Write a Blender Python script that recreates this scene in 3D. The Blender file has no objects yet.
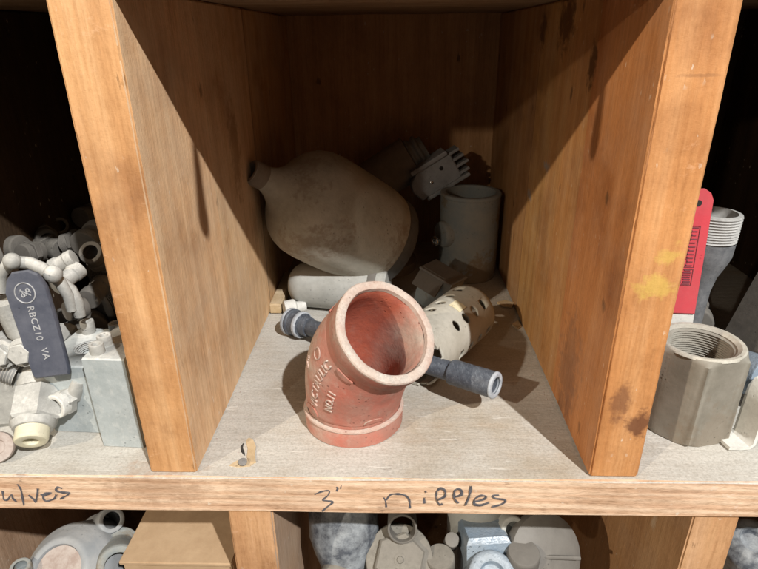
import bpy, bmesh, math, random
from mathutils import Vector, Matrix, noise
random.seed(7)
PI = math.pi
S = bpy.context.scene
C = S.collection

# ------------------------------------------------------------------ camera
CAM = Vector((0.0031, -0.3477, 0.3230)); PITCH, YAW, ROLL, FPX = 0.4155, -0.0312, -0.0126, 563.25
_f = Vector((math.sin(YAW)*math.cos(PITCH), math.cos(YAW)*math.cos(PITCH), -math.sin(PITCH)))
_r = Vector((math.cos(YAW), -math.sin(YAW), 0)); _u = _r.cross(_f)
CR = math.cos(ROLL)*_r + math.sin(ROLL)*_u
CU = -math.sin(ROLL)*_r + math.cos(ROLL)*_u
CF = _f
cd = bpy.data.cameras.new('camera'); cam = bpy.data.objects.new('camera', cd); C.objects.link(cam)
cd.sensor_width = 36; cd.lens = FPX/758*36; cd.clip_start = 0.01; cd.clip_end = 50
m = Matrix((CR, CU, -CF)).transposed().to_4x4(); m.translation = CAM
cam.matrix_world = m
S.camera = cam

# ------------------------------------------------------------------ light
w = bpy.data.worlds.new('World'); S.world = w; w.use_nodes = True
w.node_tree.nodes['Background'].inputs[0].default_value = (1.0, .90, .78, 1)
w.node_tree.nodes['Background'].inputs[1].default_value = 0.095
def lamp(name, loc, power, col, rad):
    l = bpy.data.lights.new(name, 'POINT'); l.energy = power; l.color = col; l.shadow_soft_size = rad
    o = bpy.data.objects.new(name, l); o.location = loc; C.objects.link(o)
lamp('shop_lamp_main', (.92, -1.556, 1.932), 420, (1, .985, .955), .022)
lamp('shop_lamp_side', (-1.521, -1.559, 1.458), 150, (1, .87, .70), .022)
lamp('shop_lamp_low', (-1.15, -2.2, 1.0), 34, (1, .86, .68), .03)
lamp('shop_lamp_far', (1.6, -2.0, 1.525), 7, (1, .86, .68), .06)
S.view_settings.view_transform = 'Standard'; S.view_settings.look = 'None'
S.view_settings.exposure = 0; S.view_settings.gamma = 1
S.render.engine = 'CYCLES'

def at(px, py, ax, val):
    d = CF + CR*((px-379)/FPX) - CU*((py-284.5)/FPX)
    i = 'xyz'.index(ax); return CAM + d*((val-CAM[i])/d[i])

# ------------------------------------------------------------------ materials
def newmat(name):
    m = bpy.data.materials.new(name); m.use_nodes = True; nt = m.node_tree
    b = nt.nodes['Principled BSDF']; return m, nt, b
def N(nt, t, **k):
    n = nt.nodes.new(t)
    for a, v in k.items():
        if a.startswith('i_'):
            key = a[2:]; key = int(key) if key.isdigit() else key.replace('_', ' ')
            n.inputs[key].default_value = v
        else: setattr(n, a, v)
    return n
def rgb(c): return (c[0], c[1], c[2], 1)
def ramp(nt, fac, stops, interp='LINEAR'):
    n = nt.nodes.new('ShaderNodeValToRGB'); cr = n.color_ramp; cr.interpolation = interp
    while len(cr.elements) < len(stops): cr.elements.new(.5)
    for e, (p, c) in zip(cr.elements, stops):
        e.position = p; e.color = rgb(c) if hasattr(c, '__len__') else (c, c, c, 1)
    nt.links.new(fac, n.inputs[0]); return n.outputs[0]
def mix(nt, fac, a, b, mode='MIX'):
    n = nt.nodes.new('ShaderNodeMix'); n.data_type = 'RGBA'; n.blend_type = mode
    for s, v in ((n.inputs[0], fac), (n.inputs[6], a), (n.inputs[7], b)):
        if hasattr(v, 'links'): nt.links.new(v, s)
        elif hasattr(v, '__len__'): s.default_value = rgb(v)
        else: s.default_value = v
    return n.outputs[2]
def mth(nt, op, a, b=0., clamp=False):
    n = nt.nodes.new('ShaderNodeMath'); n.operation = op; n.use_clamp = clamp
    for s, v in ((n.inputs[0], a), (n.inputs[1], b)):
        if hasattr(v, 'links'): nt.links.new(v, s)
        else: s.default_value = v
    return n.outputs[0]
def noi(nt, vec, scale, detail=4, rough=.6, dist=0.):
    n = N(nt, 'ShaderNodeTexNoise'); n.inputs['Scale'].default_value = scale
    n.inputs['Detail'].default_value = detail; n.inputs['Roughness'].default_value = rough
    n.inputs['Distortion'].default_value = dist
    nt.links.new(vec, n.inputs['Vector']); return n.outputs['Fac']
def mapping(nt, vec, scale=(1, 1, 1), loc=(0, 0, 0), rot=(0, 0, 0)):
    n = N(nt, 'ShaderNodeMapping'); n.inputs['Scale'].default_value = scale
    n.inputs['Location'].default_value = loc; n.inputs['Rotation'].default_value = rot
    nt.links.new(vec, n.inputs['Vector']); return n.outputs[0]
def bump(nt, h, b, strength=.3, dist=.001, normal=None):
    n = N(nt, 'ShaderNodeBump'); n.inputs['Strength'].default_value = strength; n.inputs['Distance'].default_value = dist
    nt.links.new(h, n.inputs['Height'])
    if normal is not None: nt.links.new(normal, n.inputs['Normal'])
    if b is not None: nt.links.new(n.outputs[0], b.inputs['Normal'])
    return n.outputs[0]

def wood(name, dark, mid, light, axis='z', dust=0., dustcol=(.50, .47, .41), grain=1., bands=None, blotch=.5,
         fine=1., seed=0., topdust=0., spots=(), scratch=.5, rough=.62, grainamt=1., flk=0.):
    """plank wood; axis = grain direction. bands = [(pos 0..1 of y/0.6, colour multiplier)]; spots = stains (centre, radius, colour, strength)"""
    m, nt, b = newmat(name); L = nt.links
    co = N(nt, 'ShaderNodeTexCoord').outputs['Object']
    co = mapping(nt, co, loc=(seed*1.7, seed*.9, seed*2.3)) if seed else co
    raw = N(nt, 'ShaderNodeNewGeometry').outputs['Position']
    sc = {'x': (2.2, 46, 46), 'y': (46, 2.2, 46), 'z': (46, 46, 2.2)}[axis]
    st = mapping(nt, co, tuple(s*grain for s in sc))
    g1 = noi(nt, st, 1.0, 3, .55, .6)
    g2 = noi(nt, mapping(nt, co, tuple(s*(4.2 if s > 5 else 2.5)*fine for s in sc)), 1.0, 4, .65)
    # growth rings: bands warped by low noise
    wv = N(nt, 'ShaderNodeTexWave'); wv.wave_type = 'BANDS'; wv.bands_direction = 'DIAGONAL'
    sw = {'x': (.35, 9, 13), 'y': (9, .35, 13), 'z': (13, 9, .3)}[axis]
    L.new(mapping(nt, co, tuple(s*grain for s in sw)), wv.inputs['Vector'])
    wv.inputs['Scale'].default_value = 1.6; wv.inputs['Distortion'].default_value = 5.5
    wv.inputs['Detail'].default_value = 3; wv.inputs['Detail Scale'].default_value = .8
    g = mth(nt, 'ADD', mth(nt, 'MULTIPLY', g1, .45), mth(nt, 'ADD', mth(nt, 'MULTIPLY', wv.outputs['Fac'], .12*grainamt), mth(nt, 'MULTIPLY', g2, .38)))
    col = ramp(nt, g, [(.27, dark), (.45, mid), (.63, light)])
    bl = noi(nt, co, 13, 5, .62)
    fl = noi(nt, mapping(nt, co, {'x': (110, 520, 520), 'y': (520, 110, 520), 'z': (520, 520, 110)}[axis]), 1., 3, .7)
    fl2 = noi(nt, mapping(nt, co, {'x': (14, 330, 330), 'y': (330, 14, 330), 'z': (330, 330, 14)}[axis]), 1., 2, .6)
    col = mix(nt, 1., col, ramp(nt, mth(nt, 'ADD', mth(nt, 'MULTIPLY', fl, .5), mth(nt, 'MULTIPLY', fl2, .5)), [(.36, (.72-.25*flk, .68-.27*flk, .64-.28*flk)), (.5, (1., 1., 1.)), (.64, (1.16+.10*flk, 1.17+.12*flk, 1.2+.14*flk))]), 'MULTIPLY')
    vs = N(nt, 'ShaderNodeTexVoronoi'); L.new(mapping(nt, co, (130, 130, 90)), vs.inputs['Vector']); vs.inputs['Scale'].default_value = 1.
    wsp = mth(nt, 'MULTIPLY', ramp(nt, mth(nt, 'ADD', vs.outputs['Distance'], mth(nt, 'MULTIPLY', mth(nt, 'SUBTRACT', fl, .5), .9)), [(.06, 1.), (.12, 0.)]), ramp(nt, noi(nt, co, 22, 3, .7), [(.52, 0.), (.60, 1.)]))
    col = mix(nt, mth(nt, 'MULTIPLY', wsp, .55), col, (.74, .66, .55))
    col = mix(nt, blotch, col, mix(nt, 1., col, ramp(nt, bl, [(.3, (.62, .55, .5)), (.5, (1, 1, 1)), (.72, (1.16, 1.2, 1.22))]), 'MULTIPLY'))
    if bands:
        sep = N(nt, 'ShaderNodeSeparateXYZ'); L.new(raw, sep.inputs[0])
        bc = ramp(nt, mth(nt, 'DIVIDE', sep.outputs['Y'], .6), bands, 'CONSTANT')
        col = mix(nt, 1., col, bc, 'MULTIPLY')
    # pale scuffs
    sc1 = noi(nt, mapping(nt, co, (60, 34, 90), rot=(.5, .3, .2)), 1.0, 6, .75)
    sc2 = noi(nt, co, 7, 3, .6)
    scf = mth(nt, 'MULTIPLY', ramp(nt, sc1, [(.60, 0.), (.70, 1.)]), ramp(nt, sc2, [(.40, 0.), (.65, 1.)]))
    col = mix(nt, mth(nt, 'MULTIPLY', scf, scratch), col, (min(light[0]*1.25, .8), min(light[1]*1.35, .72), min(light[2]*1.7, .62)))
    # dark dents
    vo = N(nt, 'ShaderNodeTexVoronoi'); L.new(mapping(nt, co, (30, 30, 18)), vo.inputs['Vector']); vo.inputs['Scale'].default_value = 1.
    dn = mth(nt, 'MULTIPLY', ramp(nt, mth(nt, 'ADD', vo.outputs['Distance'], mth(nt, 'MULTIPLY', mth(nt, 'SUBTRACT', fl, .5), .25)), [(.06, 1.), (.12, 0.)]), ramp(nt, noi(nt, co, 9, 2), [(.46, 0.), (.54, 1.)]))
    col = mix(nt, mth(nt, 'MULTIPLY', dn, .75), col, tuple(d*.35 for d in dark))
    if dust > 0:
        dz = noi(nt, co, 16, 6, .7)
        dd = ramp(nt, dz, [(.5-.35*dust, 0.), (.5+.25*(1.2-dust), 1.)])
        col = mix(nt, mth(nt, 'MULTIPLY', dd, min(1, dust*1.3)), col, dustcol)
    if topdust > 0:
        nm = N(nt, 'ShaderNodeNewGeometry').outputs['Normal']; sp = N(nt, 'ShaderNodeSeparateXYZ'); L.new(nm, sp.inputs[0])
        f = mth(nt, 'MULTIPLY', ramp(nt, sp.outputs['Z'], [(.5, 0.), (.9, 1.)]), topdust)
        # dust worn off in streaks along the grain
        wr = noi(nt, mapping(nt, co, {'x': (5, 60, 60), 'y': (60, 5, 60), 'z': (60, 60, 5)}[axis]), 1., 6, .7)
        wr2 = noi(nt, co, 5, 6, .65)
        f2 = mth(nt, 'MULTIPLY', f, ramp(nt, mth(nt, 'ADD', mth(nt, 'MULTIPLY', wr, .45), mth(nt, 'MULTIPLY', wr2, .55)), [(.34, .82), (.44, .97), (.55, 1.)]))
        dc = mix(nt, 1., dustcol, ramp(nt, noi(nt, mapping(nt, co, (14, 120, 60)), 1., 5, .7), [(.3, (.90, .885, .87)), (.5, (1., 1., 1.)), (.7, (1.06, 1.06, 1.06))]), 'MULTIPLY')
        dc = mix(nt, 1., dc, ramp(nt, wr2, [(.36, (.80, .74, .66)), (.52, (1., 1., 1.)), (.66, (1.1, 1.12, 1.14))]), 'MULTIPLY')
        dc = mix(nt, 1., dc, ramp(nt, noi(nt, co, 420, 3, .75), [(.35, (.84, .83, .81)), (.5, (1., 1., 1.)), (.66, (1.12, 1.12, 1.12))]), 'MULTIPLY')
        dc = mix(nt, ramp(nt, noi(nt, mapping(nt, co, (30, 300, 60), rot=(0, 0, .15)), 1., 2, .5), [(.66, 0.), (.70, .5)]), dc, (.70, .68, .63))
        col = mix(nt, f2, col, dc)
    for (c, rad, sc3, scol, stg) in spots:
        v = N(nt, 'ShaderNodeVectorMath', operation='SUBTRACT'); L.new(raw, v.inputs[0]); v.inputs[1].default_value = c
        v2 = N(nt, 'ShaderNodeVectorMath', operation='MULTIPLY'); L.new(v.outputs[0], v2.inputs[0]); v2.inputs[1].default_value = sc3
        ln = N(nt, 'ShaderNodeVectorMath', operation='LENGTH'); L.new(v2.outputs[0], ln.inputs[0])
        e = mth(nt, 'ADD', ln.outputs['Value'], mth(nt, 'MULTIPLY', mth(nt, 'SUBTRACT', noi(nt, raw, 110, 4, .65), .5), rad*2.3))
        f = ramp(nt, mth(nt, 'DIVIDE', e, rad), [(.45, 1.), (1., 0.)])
        col = mix(nt, mth(nt, 'MULTIPLY', f, stg), col, scol)
    L.new(col, b.inputs['Base Color']); b.inputs['Roughness'].default_value = rough
    b.inputs['Specular IOR Level'].default_value = .3
    n1 = bump(nt, mth(nt, 'ADD', mth(nt, 'MULTIPLY', g, .7), mth(nt, 'MULTIPLY', fl, .5)), None, .5, .0012); n2 = bump(nt, bl, None, .3, .0012, n1); bump(nt, mth(nt, 'SUBTRACT', sc1, mth(nt, 'MULTIPLY', dn, 1.2)), b, .35, .0012, n2)
    return m

def metal(name, base, base2=None, dust=(.5, .48, .43), amt=.5, rough=.5, metallic=0., nscale=60., bmp=.3, streak=0.,
          side=.25, rust=None, spec=.4, bs=1., ddir=None, pits=.6):
    """dusty material: dust on faces that look up (breakup by noise), mottled base"""
    m, nt, b = newmat(name); L = nt.links
    base2 = base2 or tuple(c*.6 for c in base)
    co = N(nt, 'ShaderNodeTexCoord').outputs['Object']
    n1 = noi(nt, co, nscale, 6, .7); n2 = noi(nt, co, nscale*.35, 4, .6); n3 = noi(nt, co, nscale*5, 3, .7)
    col = mix(nt, ramp(nt, n1, [(.38, 0.), (.62, 1.)]), base, base2)
    if rust: col = mix(nt, ramp(nt, mth(nt, 'ADD', mth(nt, 'MULTIPLY', n2, .75), mth(nt, 'MULTIPLY', n3, .25)), [(.50, 0.), (.56, .9)]), col, rust)
    nm = N(nt, 'ShaderNodeNewGeometry').outputs['Normal']; sp = N(nt, 'ShaderNodeSeparateXYZ'); L.new(nm, sp.inputs[0])
    nz_ = sp.outputs['Z']
    if ddir:
        dt = N(nt, 'ShaderNodeVectorMath', operation='DOT_PRODUCT'); L.new(nm, dt.inputs[0]); dt.inputs[1].default_value = Vector(ddir).normalized(); nz_ = dt.outputs['Value']
    up = ramp(nt, nz_, [(.02, side), (.75, 1.)])
    br = ramp(nt, mth(nt, 'ADD', mth(nt, 'MULTIPLY', n2, .6), mth(nt, 'MULTIPLY', n1, .4)), [(.40, .25), (.58, 1.)])
    f = mth(nt, 'MULTIPLY', mth(nt, 'MULTIPLY', up, br), amt, True)
    if streak:
        s = noi(nt, mapping(nt, co, (nscale*3, nscale*.5, nscale*2.2), rot=(.4, .8, .3)), 1., 4, .7)
        f = mth(nt, 'ADD', f, mth(nt, 'MULTIPLY', ramp(nt, s, [(.52, 0.), (.66, 1.)]), streak), True)
    dcol = mix(nt, ramp(nt, mth(nt, 'ADD', mth(nt, 'MULTIPLY', n3, .6), mth(nt, 'MULTIPLY', n1, .4)), [(.36, 0.), (.62, 1.)]), tuple(min(.85, d*1.10) for d in dust), tuple(d*.72 for d in dust))
    vp = N(nt, 'ShaderNodeTexVoronoi'); L.new(co, vp.inputs['Vector']); vp.inputs['Scale'].default_value = 210
    pit = mth(nt, 'MULTIPLY', ramp(nt, vp.outputs['Distance'], [(.12, 1.), (.24, 0.)]), ramp(nt, noi(nt, co, nscale*.8, 3, .7), [(.52, 0.), (.60, pits)]))
    col = mix(nt, f, col, dcol)
    col = mix(nt, pit, col, tuple(c*.45 for c in base2))
    L.new(col, b.inputs['Base Color'])
    L.new(mix(nt, f, (rough,)*3, (.9,)*3), b.inputs['Roughness'])
    if metallic: L.new(mth(nt, 'MULTIPLY', mth(nt, 'SUBTRACT', 1., f), metallic), b.inputs['Metallic'])
    b.inputs['Specular IOR Level'].default_value = spec
    h = mth(nt, 'SUBTRACT', mth(nt, 'ADD', mth(nt, 'MULTIPLY', n1, .6), mth(nt, 'MULTIPLY', n3, .4)), mth(nt, 'MULTIPLY', pit, .4))
    bump(nt, h, b, min(1, bmp*1.5), .0010*bs)
    return m

DUST = (.56, .53, .47); WDUST = (.66, .64, .59)
M = {}
yel = (.62, .46, .10)
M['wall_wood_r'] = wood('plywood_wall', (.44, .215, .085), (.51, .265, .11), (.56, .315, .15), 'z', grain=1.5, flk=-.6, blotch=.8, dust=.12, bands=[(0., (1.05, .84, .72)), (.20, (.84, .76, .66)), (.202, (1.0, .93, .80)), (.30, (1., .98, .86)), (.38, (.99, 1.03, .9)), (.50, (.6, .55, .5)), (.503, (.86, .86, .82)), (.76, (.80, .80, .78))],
    spots=[((.157, .085, .05), .032, (1, 1, .5), (.14, .09, .07), .38), ((.157, .215, .335), .03, (1, 1, 1.), (.09, .035, .012), .8), ((.157, .128, .300), .012, (1, 1, .6), (.09, .035, .012), .85),
           ((.157, .30, .325), .018, (1, 1, 1.), (.09, .035, .012), .8), ((.157, .23, .20), .012, (1, 1, 2.), (.30, .32, .33), .7), ((.157, .29, .155), .012, (1, 1, 1.4), (.28, .30, .32), .6),
           ((.1765, .004, .165), .016, (1, 1, 1.), yel, .8), ((.181, .004, .195), .012, (1, 1, 1.), yel, .7), ((.186, .004, .055), .011, (1, 1, .8), (.10, .035, .02), .8), ((.172, .004, .075), .009, (1, 1, .5), (.12, .05, .03), .6)], seed=3, scratch=.35)
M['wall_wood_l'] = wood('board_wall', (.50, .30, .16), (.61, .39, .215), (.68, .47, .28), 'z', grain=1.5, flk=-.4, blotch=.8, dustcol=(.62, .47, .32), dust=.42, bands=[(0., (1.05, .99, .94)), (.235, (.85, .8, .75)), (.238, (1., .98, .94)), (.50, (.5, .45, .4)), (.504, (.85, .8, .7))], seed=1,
    spots=[((-.157, .22, .22), .02, (1, 1, .35), (.25, .13, .05), .55)], scratch=.6, rough=.7)
M['front_wood_l'] = wood('divider_front', (.44, .215, .085), (.52, .275, .12), (.59, .345, .17), 'z', grain=.8, dust=.05, blotch=1., seed=2, scratch=.7, flk=-.55)
M['front_wood_r'] = wood('divider_front_right', (.40, .165, .055), (.485, .22, .08), (.55, .28, .12), 'z', grain=.7, dust=.03, blotch=.9, seed=5, scratch=.6, flk=-.55,
    spots=[((.1790, .004, .166), .013, (1, 1, 1.2), yel, .5), ((.184, .004, .188), .010, (1, 1, 1.2), yel, .42), ((.186, .004, .052), .011, (1, 1, .8), (.10, .035, .02), .8), ((.170, .004, .070), .009, (1, 1, .5), (.13, .05, .03), .6), ((.181, .004, .30), .006, (.45, 1, 5), (.20, .09, .04), .4)])
M['shelf_wood'] = wood('shelf_board', (.48, .28, .17), (.61, .40, .26), (.70, .51, .36), 'x', grain=3.6, fine=.8, topdust=1., dustcol=(.47, .45, .41), dust=.1, blotch=.55, seed=4, scratch=.5, grainamt=1.6, flk=.25,
    spots=[((-.19, 0, -.012), .03, (.6, 1, 1.5), (.34, .2, .12), .45), ((.0, 0, -.03), .02, (1, 1, 2), (.36, .22, .14), .4)])
M['dark_wood'] = wood('old_dark_board', (.10, .055, .028), (.14, .08, .04), (.18, .11, .06), 'z', seed=6, scratch=.1, dust=.05)
M['shaded_board'] = wood('shaded_bay_board', (.03, .018, .010), (.045, .027, .015), (.06, .036, .02), 'z', seed=7, scratch=.05)  # near-black: shade of the unlit bays is put into the board colour
M['back_wood'] = wood('back_panel', (.36, .19, .08), (.44, .24, .11), (.50, .29, .14), 'z', flk=-.5, seed=8, scratch=.05)
M['top_wood'] = wood('upper_board', (.20, .13, .075), (.30, .20, .12), (.38, .27, .17), 'x', seed=9)
M['low_front'] = wood('lower_divider_front', (.42, .21, .10), (.50, .28, .14), (.57, .34, .19), 'z', flk=-.5, grain=.6, seed=12, blotch=.8)
M['low_wall'] = wood('lower_divider_side', (.36, .23, .15), (.44, .29, .19), (.50, .35, .24), 'z', flk=-.5, grain=.6, seed=13, dust=.2)
M['low_wall_r'] = wood('lower_plywood_side', (.34, .17, .075), (.41, .22, .10), (.47, .27, .13), 'z', flk=-.5, grain=.7, seed=14, dust=.08, spots=[((.25, .055, -.10), .012, (1, 2, 1), (.6, .45, .3), .6)])
M['pump_grey'] = metal('pump_grey', (.24, .26, .28), (.32, .33, .34), dust=(.38, .38, .37), amt=.6, rough=.5, nscale=25)
M['cardboard'] = metal('cardboard', (.44, .31, .19), (.38, .26, .155), amt=.0, rough=.85, bmp=.25, nscale=40, pits=0.)
M['chip'] = metal('torn_wood', (.56, .43, .27), (.44, .31, .16), amt=.2, rough=.8)
M['marker'] = metal('marker_ink', (.045, .045, .06), (.09, .085, .10), amt=.15, rough=.7, side=.6, nscale=300)
M['steel_nail'] = metal('nail_steel', (.30, .30, .31), amt=.3, rough=.4, metallic=.7)
M['primer'] = metal('red_primer', (.43, .13, .09), (.36, .15, .11), dust=(.50, .42, .35), amt=1., rough=.75, nscale=38, bmp=.6, side=.10, streak=.16, ddir=(-.85, .15, .45))
M['primer_bore_lit'] = metal('red_primer_bore_lit', (.50, .125, .07), (.38, .10, .065), dust=(.52, .43, .36), amt=1., rough=.75, nscale=30, bmp=.7, side=.04, streak=.10, ddir=(-.75, .05, .66))  # brighter orange than the body: lamplight in the bore put into the colour
M['primer_rim'] = metal('dusty_rim', (.46, .36, .30), (.42, .22, .16), dust=(.55, .50, .445), amt=1., rough=.85, nscale=90, bmp=.55, side=.5)
M['emboss'] = metal('dusty_emboss', (.48, .32, .26), (.42, .20, .15), dust=(.54, .49, .43), amt=.9, rough=.85, nscale=200, side=.6)
M['black_steel'] = metal('black_steel', (.045, .052, .068), (.075, .085, .105), dust=(.23, .255, .29), amt=.32, rough=.38, streak=.42, nscale=160, side=.30)
M['black_steel_end'] = metal('worn_steel_end', (.34, .37, .41), (.20, .23, .27), dust=(.60, .62, .65), amt=.7, rough=.5, streak=.4, nscale=80, side=.6)
M['screen_white'] = metal('grey_cream_paint', (.42, .40, .34), (.34, .32, .26), dust=(.50, .48, .42), amt=.6, rough=.6, nscale=40)
M['sticker'] = metal('cream_sticker', (.72, .66, .45), (.6, .52, .32), amt=.2, rough=.6)
M['capsule'] = metal('grey_white_paint', (.40, .41, .39), (.33, .34, .32), dust=(.50, .49, .45), amt=.6, rough=.6, nscale=30)
M['gourd'] = metal('dusty_cast_iron', (.33, .32, .27), (.44, .42, .36), rust=(.28, .235, .18), dust=(.50, .48, .42), amt=.4, rough=.75, nscale=30, bmp=.8, side=.3, streak=.25)
M['gourd_band'] = metal('dark_band', (.07, .065, .06), amt=.3, rough=.6)
M['grey_cast'] = metal('grey_cast', (.21, .24, .25), (.27, .28, .26), dust=(.36, .34, .30), amt=.5, rough=.75, nscale=35, rust=(.20, .15, .09))
M['grey_alu'] = metal('grey_aluminium', (.30, .31, .33), (.22, .23, .24), dust=(.36, .35, .33), amt=.4, rough=.5)
M['dark_pipe'] = metal('dark_brown_pipe', (.22, .18, .14), (.15, .12, .09), dust=(.34, .29, .23), amt=.6, rough=.8, nscale=30)
M['shiny'] = metal('bright_zinc', (.75, .75, .74), amt=.1, rough=.22, metallic=1.)
M['zinc'] = metal('galvanised', (.36, .40, .41), (.28, .32, .33), dust=(.72, .71, .67), amt=1.0, rough=.6, nscale=55, side=.12, bmp=.3, streak=.15)
M['zinc_white'] = metal('dust_covered_zinc', (.34, .34, .32), (.22, .22, .21), dust=(.66, .65, .61), amt=1., rough=.5, nscale=70, side=.28, streak=.15)
M['dim_fitting'] = metal('dusty_fitting_shaded', (.12, .11, .10), (.07, .065, .06), dust=(.21, .195, .17), amt=.8, rough=.8, nscale=40, side=.4)  # dusty metal darkened, the shade of the heap is in its colour
M['lever'] = metal('blue_black_lever', (.04, .048, .075), (.075, .083, .115), dust=(.32, .32, .33), amt=.45, rough=.42, nscale=22, side=.15, spec=.6)
M['lever_mark'] = metal('worn_lettering', (.42, .43, .45), amt=.3, rough=.7)
M['nozzle'] = metal('cream_plastic', (.68, .64, .48), (.60, .56, .40), dust=(.7, .66, .54), amt=.5, rough=.5)
M['dark_hole'] = metal('hole_shade', (.02, .018, .016), amt=.1, rough=.9)  # near-black colour in place of the shade inside holes
M['red_plastic'] = metal('red_plastic', (.60, .06, .08), (.54, .07, .085), dust=(.55, .28, .27), amt=.35, rough=.4, nscale=30, side=.15)
M['red_ink'] = metal('dark_print', (.16, .03, .05), (.22, .05, .06), amt=.05, rough=.6)
M['thread_steel'] = metal('worn_thread', (.42, .42, .41), (.20, .20, .20), dust=(.60, .59, .56), amt=.6, rough=.5, side=.6)
M['swage'] = metal('black_forged_steel', (.09, .095, .105), (.15, .155, .165), dust=(.42, .42, .42), amt=.5, rough=.6, nscale=120, side=.35)
M['hex_steel'] = metal('hex_steel', (.22, .20, .165), (.15, .135, .105), rust=(.19, .155, .115), dust=(.40, .385, .34), amt=.7, rough=.65, nscale=28, side=.30, bmp=.35)
M['hex_rim'] = metal('bright_rim', (.46, .44, .38), (.30, .28, .23), dust=(.52, .50, .44), amt=.75, rough=.6, side=.6)
M['bracket'] = metal('white_bracket', (.62, .62, .58), (.48, .48, .45), dust=(.72, .71, .68), amt=.8, rough=.55, side=.5)
M['blue_grey'] = metal('pale_blue_paint', (.19, .26, .34), (.28, .34, .40), dust=(.32, .34, .36), amt=.5, rough=.28, nscale=20, side=.2, spec=.7, bmp=.8, bs=3)
M['smooth_grey'] = metal('smooth_grey', (.16, .15, .135), (.12, .11, .10), dust=(.23, .215, .19), amt=.5, rough=.5, nscale=18)
M['cap_tan'] = metal('tan_cap', (.19, .172, .148), (.13, .12, .10), dust=(.27, .25, .215), amt=.8, rough=.7, nscale=35, side=.5)
M['mottled'] = metal('mottled_galvanised', (.06, .07, .09), (.30, .33, .36), dust=(.34, .32, .28), amt=.35, rough=.5, nscale=60)
M['brown_stone'] = metal('speckled_brown', (.30, .23, .20), (.42, .36, .33), dust=(.5, .46, .42), amt=.4, rough=.8, nscale=90)
M['string'] = metal('cord', (.4, .36, .3), amt=.2, rough=.9)

# ------------------------------------------------------------------ helpers
class G:
    """geometry collector in world coordinates"""
    def __init__(s): s.v = []; s.f = []; s.sm = []
    def add(s, v, f, sm=True):
        o = len(s.v); s.v += [Vector(a) for a in v]; s.f += [tuple(i+o for i in x) for x in f]; s.sm += [sm]*len(f); return s
def frame(d):
    d = Vector(d).normalized(); a = Vector((0, 0, 1)) if abs(d.z) < .95 else Vector((1, 0, 0))
    x = a.cross(d).normalized(); y = d.cross(x); return x, y, d
def lathe(p0, d, prof, n=48, g=None, flat=False, fr=None):
    """prof: closed loop or open list of (t, r)"""
    g = g or G(); x, y, z = fr or frame(d); p0 = Vector(p0); v = []; f = []
    k = len(prof)
    for (t, r) in prof:
        for i in range(n):
            a = 2*PI*i/n; v.append(p0 + z*t + (x*math.cos(a) + y*math.sin(a))*r)
    for j in range(k-1):
        for i in range(n):
            i2 = (i+1) % n; f.append((j*n+i, j*n+i2, (j+1)*n+i2, (j+1)*n+i))
    g.add(v, f, not flat); return g
def rnd(prof, r=.0008):
    """bevel the corners of a profile polyline"""
    out = [prof[0]]
    for i in range(1, len(prof)-1):
        a, b, c = [Vector((q[0], q[1])) for q in prof[i-1:i+2]]
        d1, d2 = (a-b), (c-b); l1, l2 = d1.length, d2.length
        if l1 < 1e-7 or l2 < 1e-7: out.append(prof[i]); continue
        if d1.angle(d2) > 2.7: out.append(prof[i]); continue
        q = min(r, l1*.4, l2*.4)
        p, s = b + d1/l1*q, b + d2/l2*q
        out += [tuple(p), tuple((p+s)/2*.5 + b*.5), tuple(s)]
    out.append(prof[-1]); return out
def prism(poly, p0, X, Y, Z, h, g=None, bev=.0008, hole=None, hn=32):
    """extrude 2D polygon (list of (a,b)) in plane X,Y along Z by h, chamfered ends; optional round through hole radius"""
    g = g or G(); p0 = Vector(p0); X, Y, Z = Vector(X), Vector(Y), Vector(Z); n = len(poly)
    cx = sum(a for a, b in poly)/n; cy = sum(b for a, b in poly)/n
    R = max(math.hypot(a-cx, b-cy) for a, b in poly); s = 1 - bev/R
    rings = [(s, 0), (1, bev), (1, h-bev), (s, h)]
    v = []; f = []
    for q, t in rings:
        for a, b in poly: v.append(p0 + X*(cx+(a-cx)*q) + Y*(cy+(b-cy)*q) + Z*t)
    for j in range(3):
        for i in range(n):
            i2 = (i+1) % n; f.append((j*n+i, j*n+i2, (j+1)*n+i2, (j+1)*n+i))
    if not hole:
        f.append(tuple(reversed(range(n)))); f.append(tuple(3*n+i for i in range(n)))
    g.add(v, f, False); return g
def box(c, sx, sy, sz, g=None, rot=None, bev=.001):
    R = rot or Matrix.Identity(3); X, Y, Z = R.col[0], R.col[1], R.col[2]
    c = Vector(c); return prism([(-sx/2, -sy/2), (sx/2, -sy/2), (sx/2, sy/2), (-sx/2, sy/2)], c - Z*(sz/2), X, Y, Z, sz, g, bev)
def tube(pts, r, g=None, n=12, caps=True):
    g = g or G(); pts = [Vector(p) for p in pts]; k = len(pts); rs = r if hasattr(r, '__len__') else [r]*k
    v = []; f = []; px = None
    for i, p in enumerate(pts):
        t = (pts[min(i+1, k-1)] - pts[max(i-1, 0)]).normalized()
        if px is None: px = frame(t)[0]
        px = (px - t*px.dot(t)).normalized(); py = t.cross(px)
        for j in range(n):
            a = 2*PI*j/n; v.append(p + (px*math.cos(a) + py*math.sin(a))*rs[i])
    for i in range(k-1):
        for j in range(n):
            j2 = (j+1) % n; f.append((i*n+j, i*n+j2, (i+1)*n+j2, (i+1)*n+j))
    if caps: f.append(tuple(reversed(range(n)))); f.append(tuple((k-1)*n+j for j in range(n)))
    g.add(v, f); return g
def hexpoly(r, ph=0, n=6): return [(r*math.cos(ph+2*PI*i/n), r*math.sin(ph+2*PI*i/n)) for i in range(n)]
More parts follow.
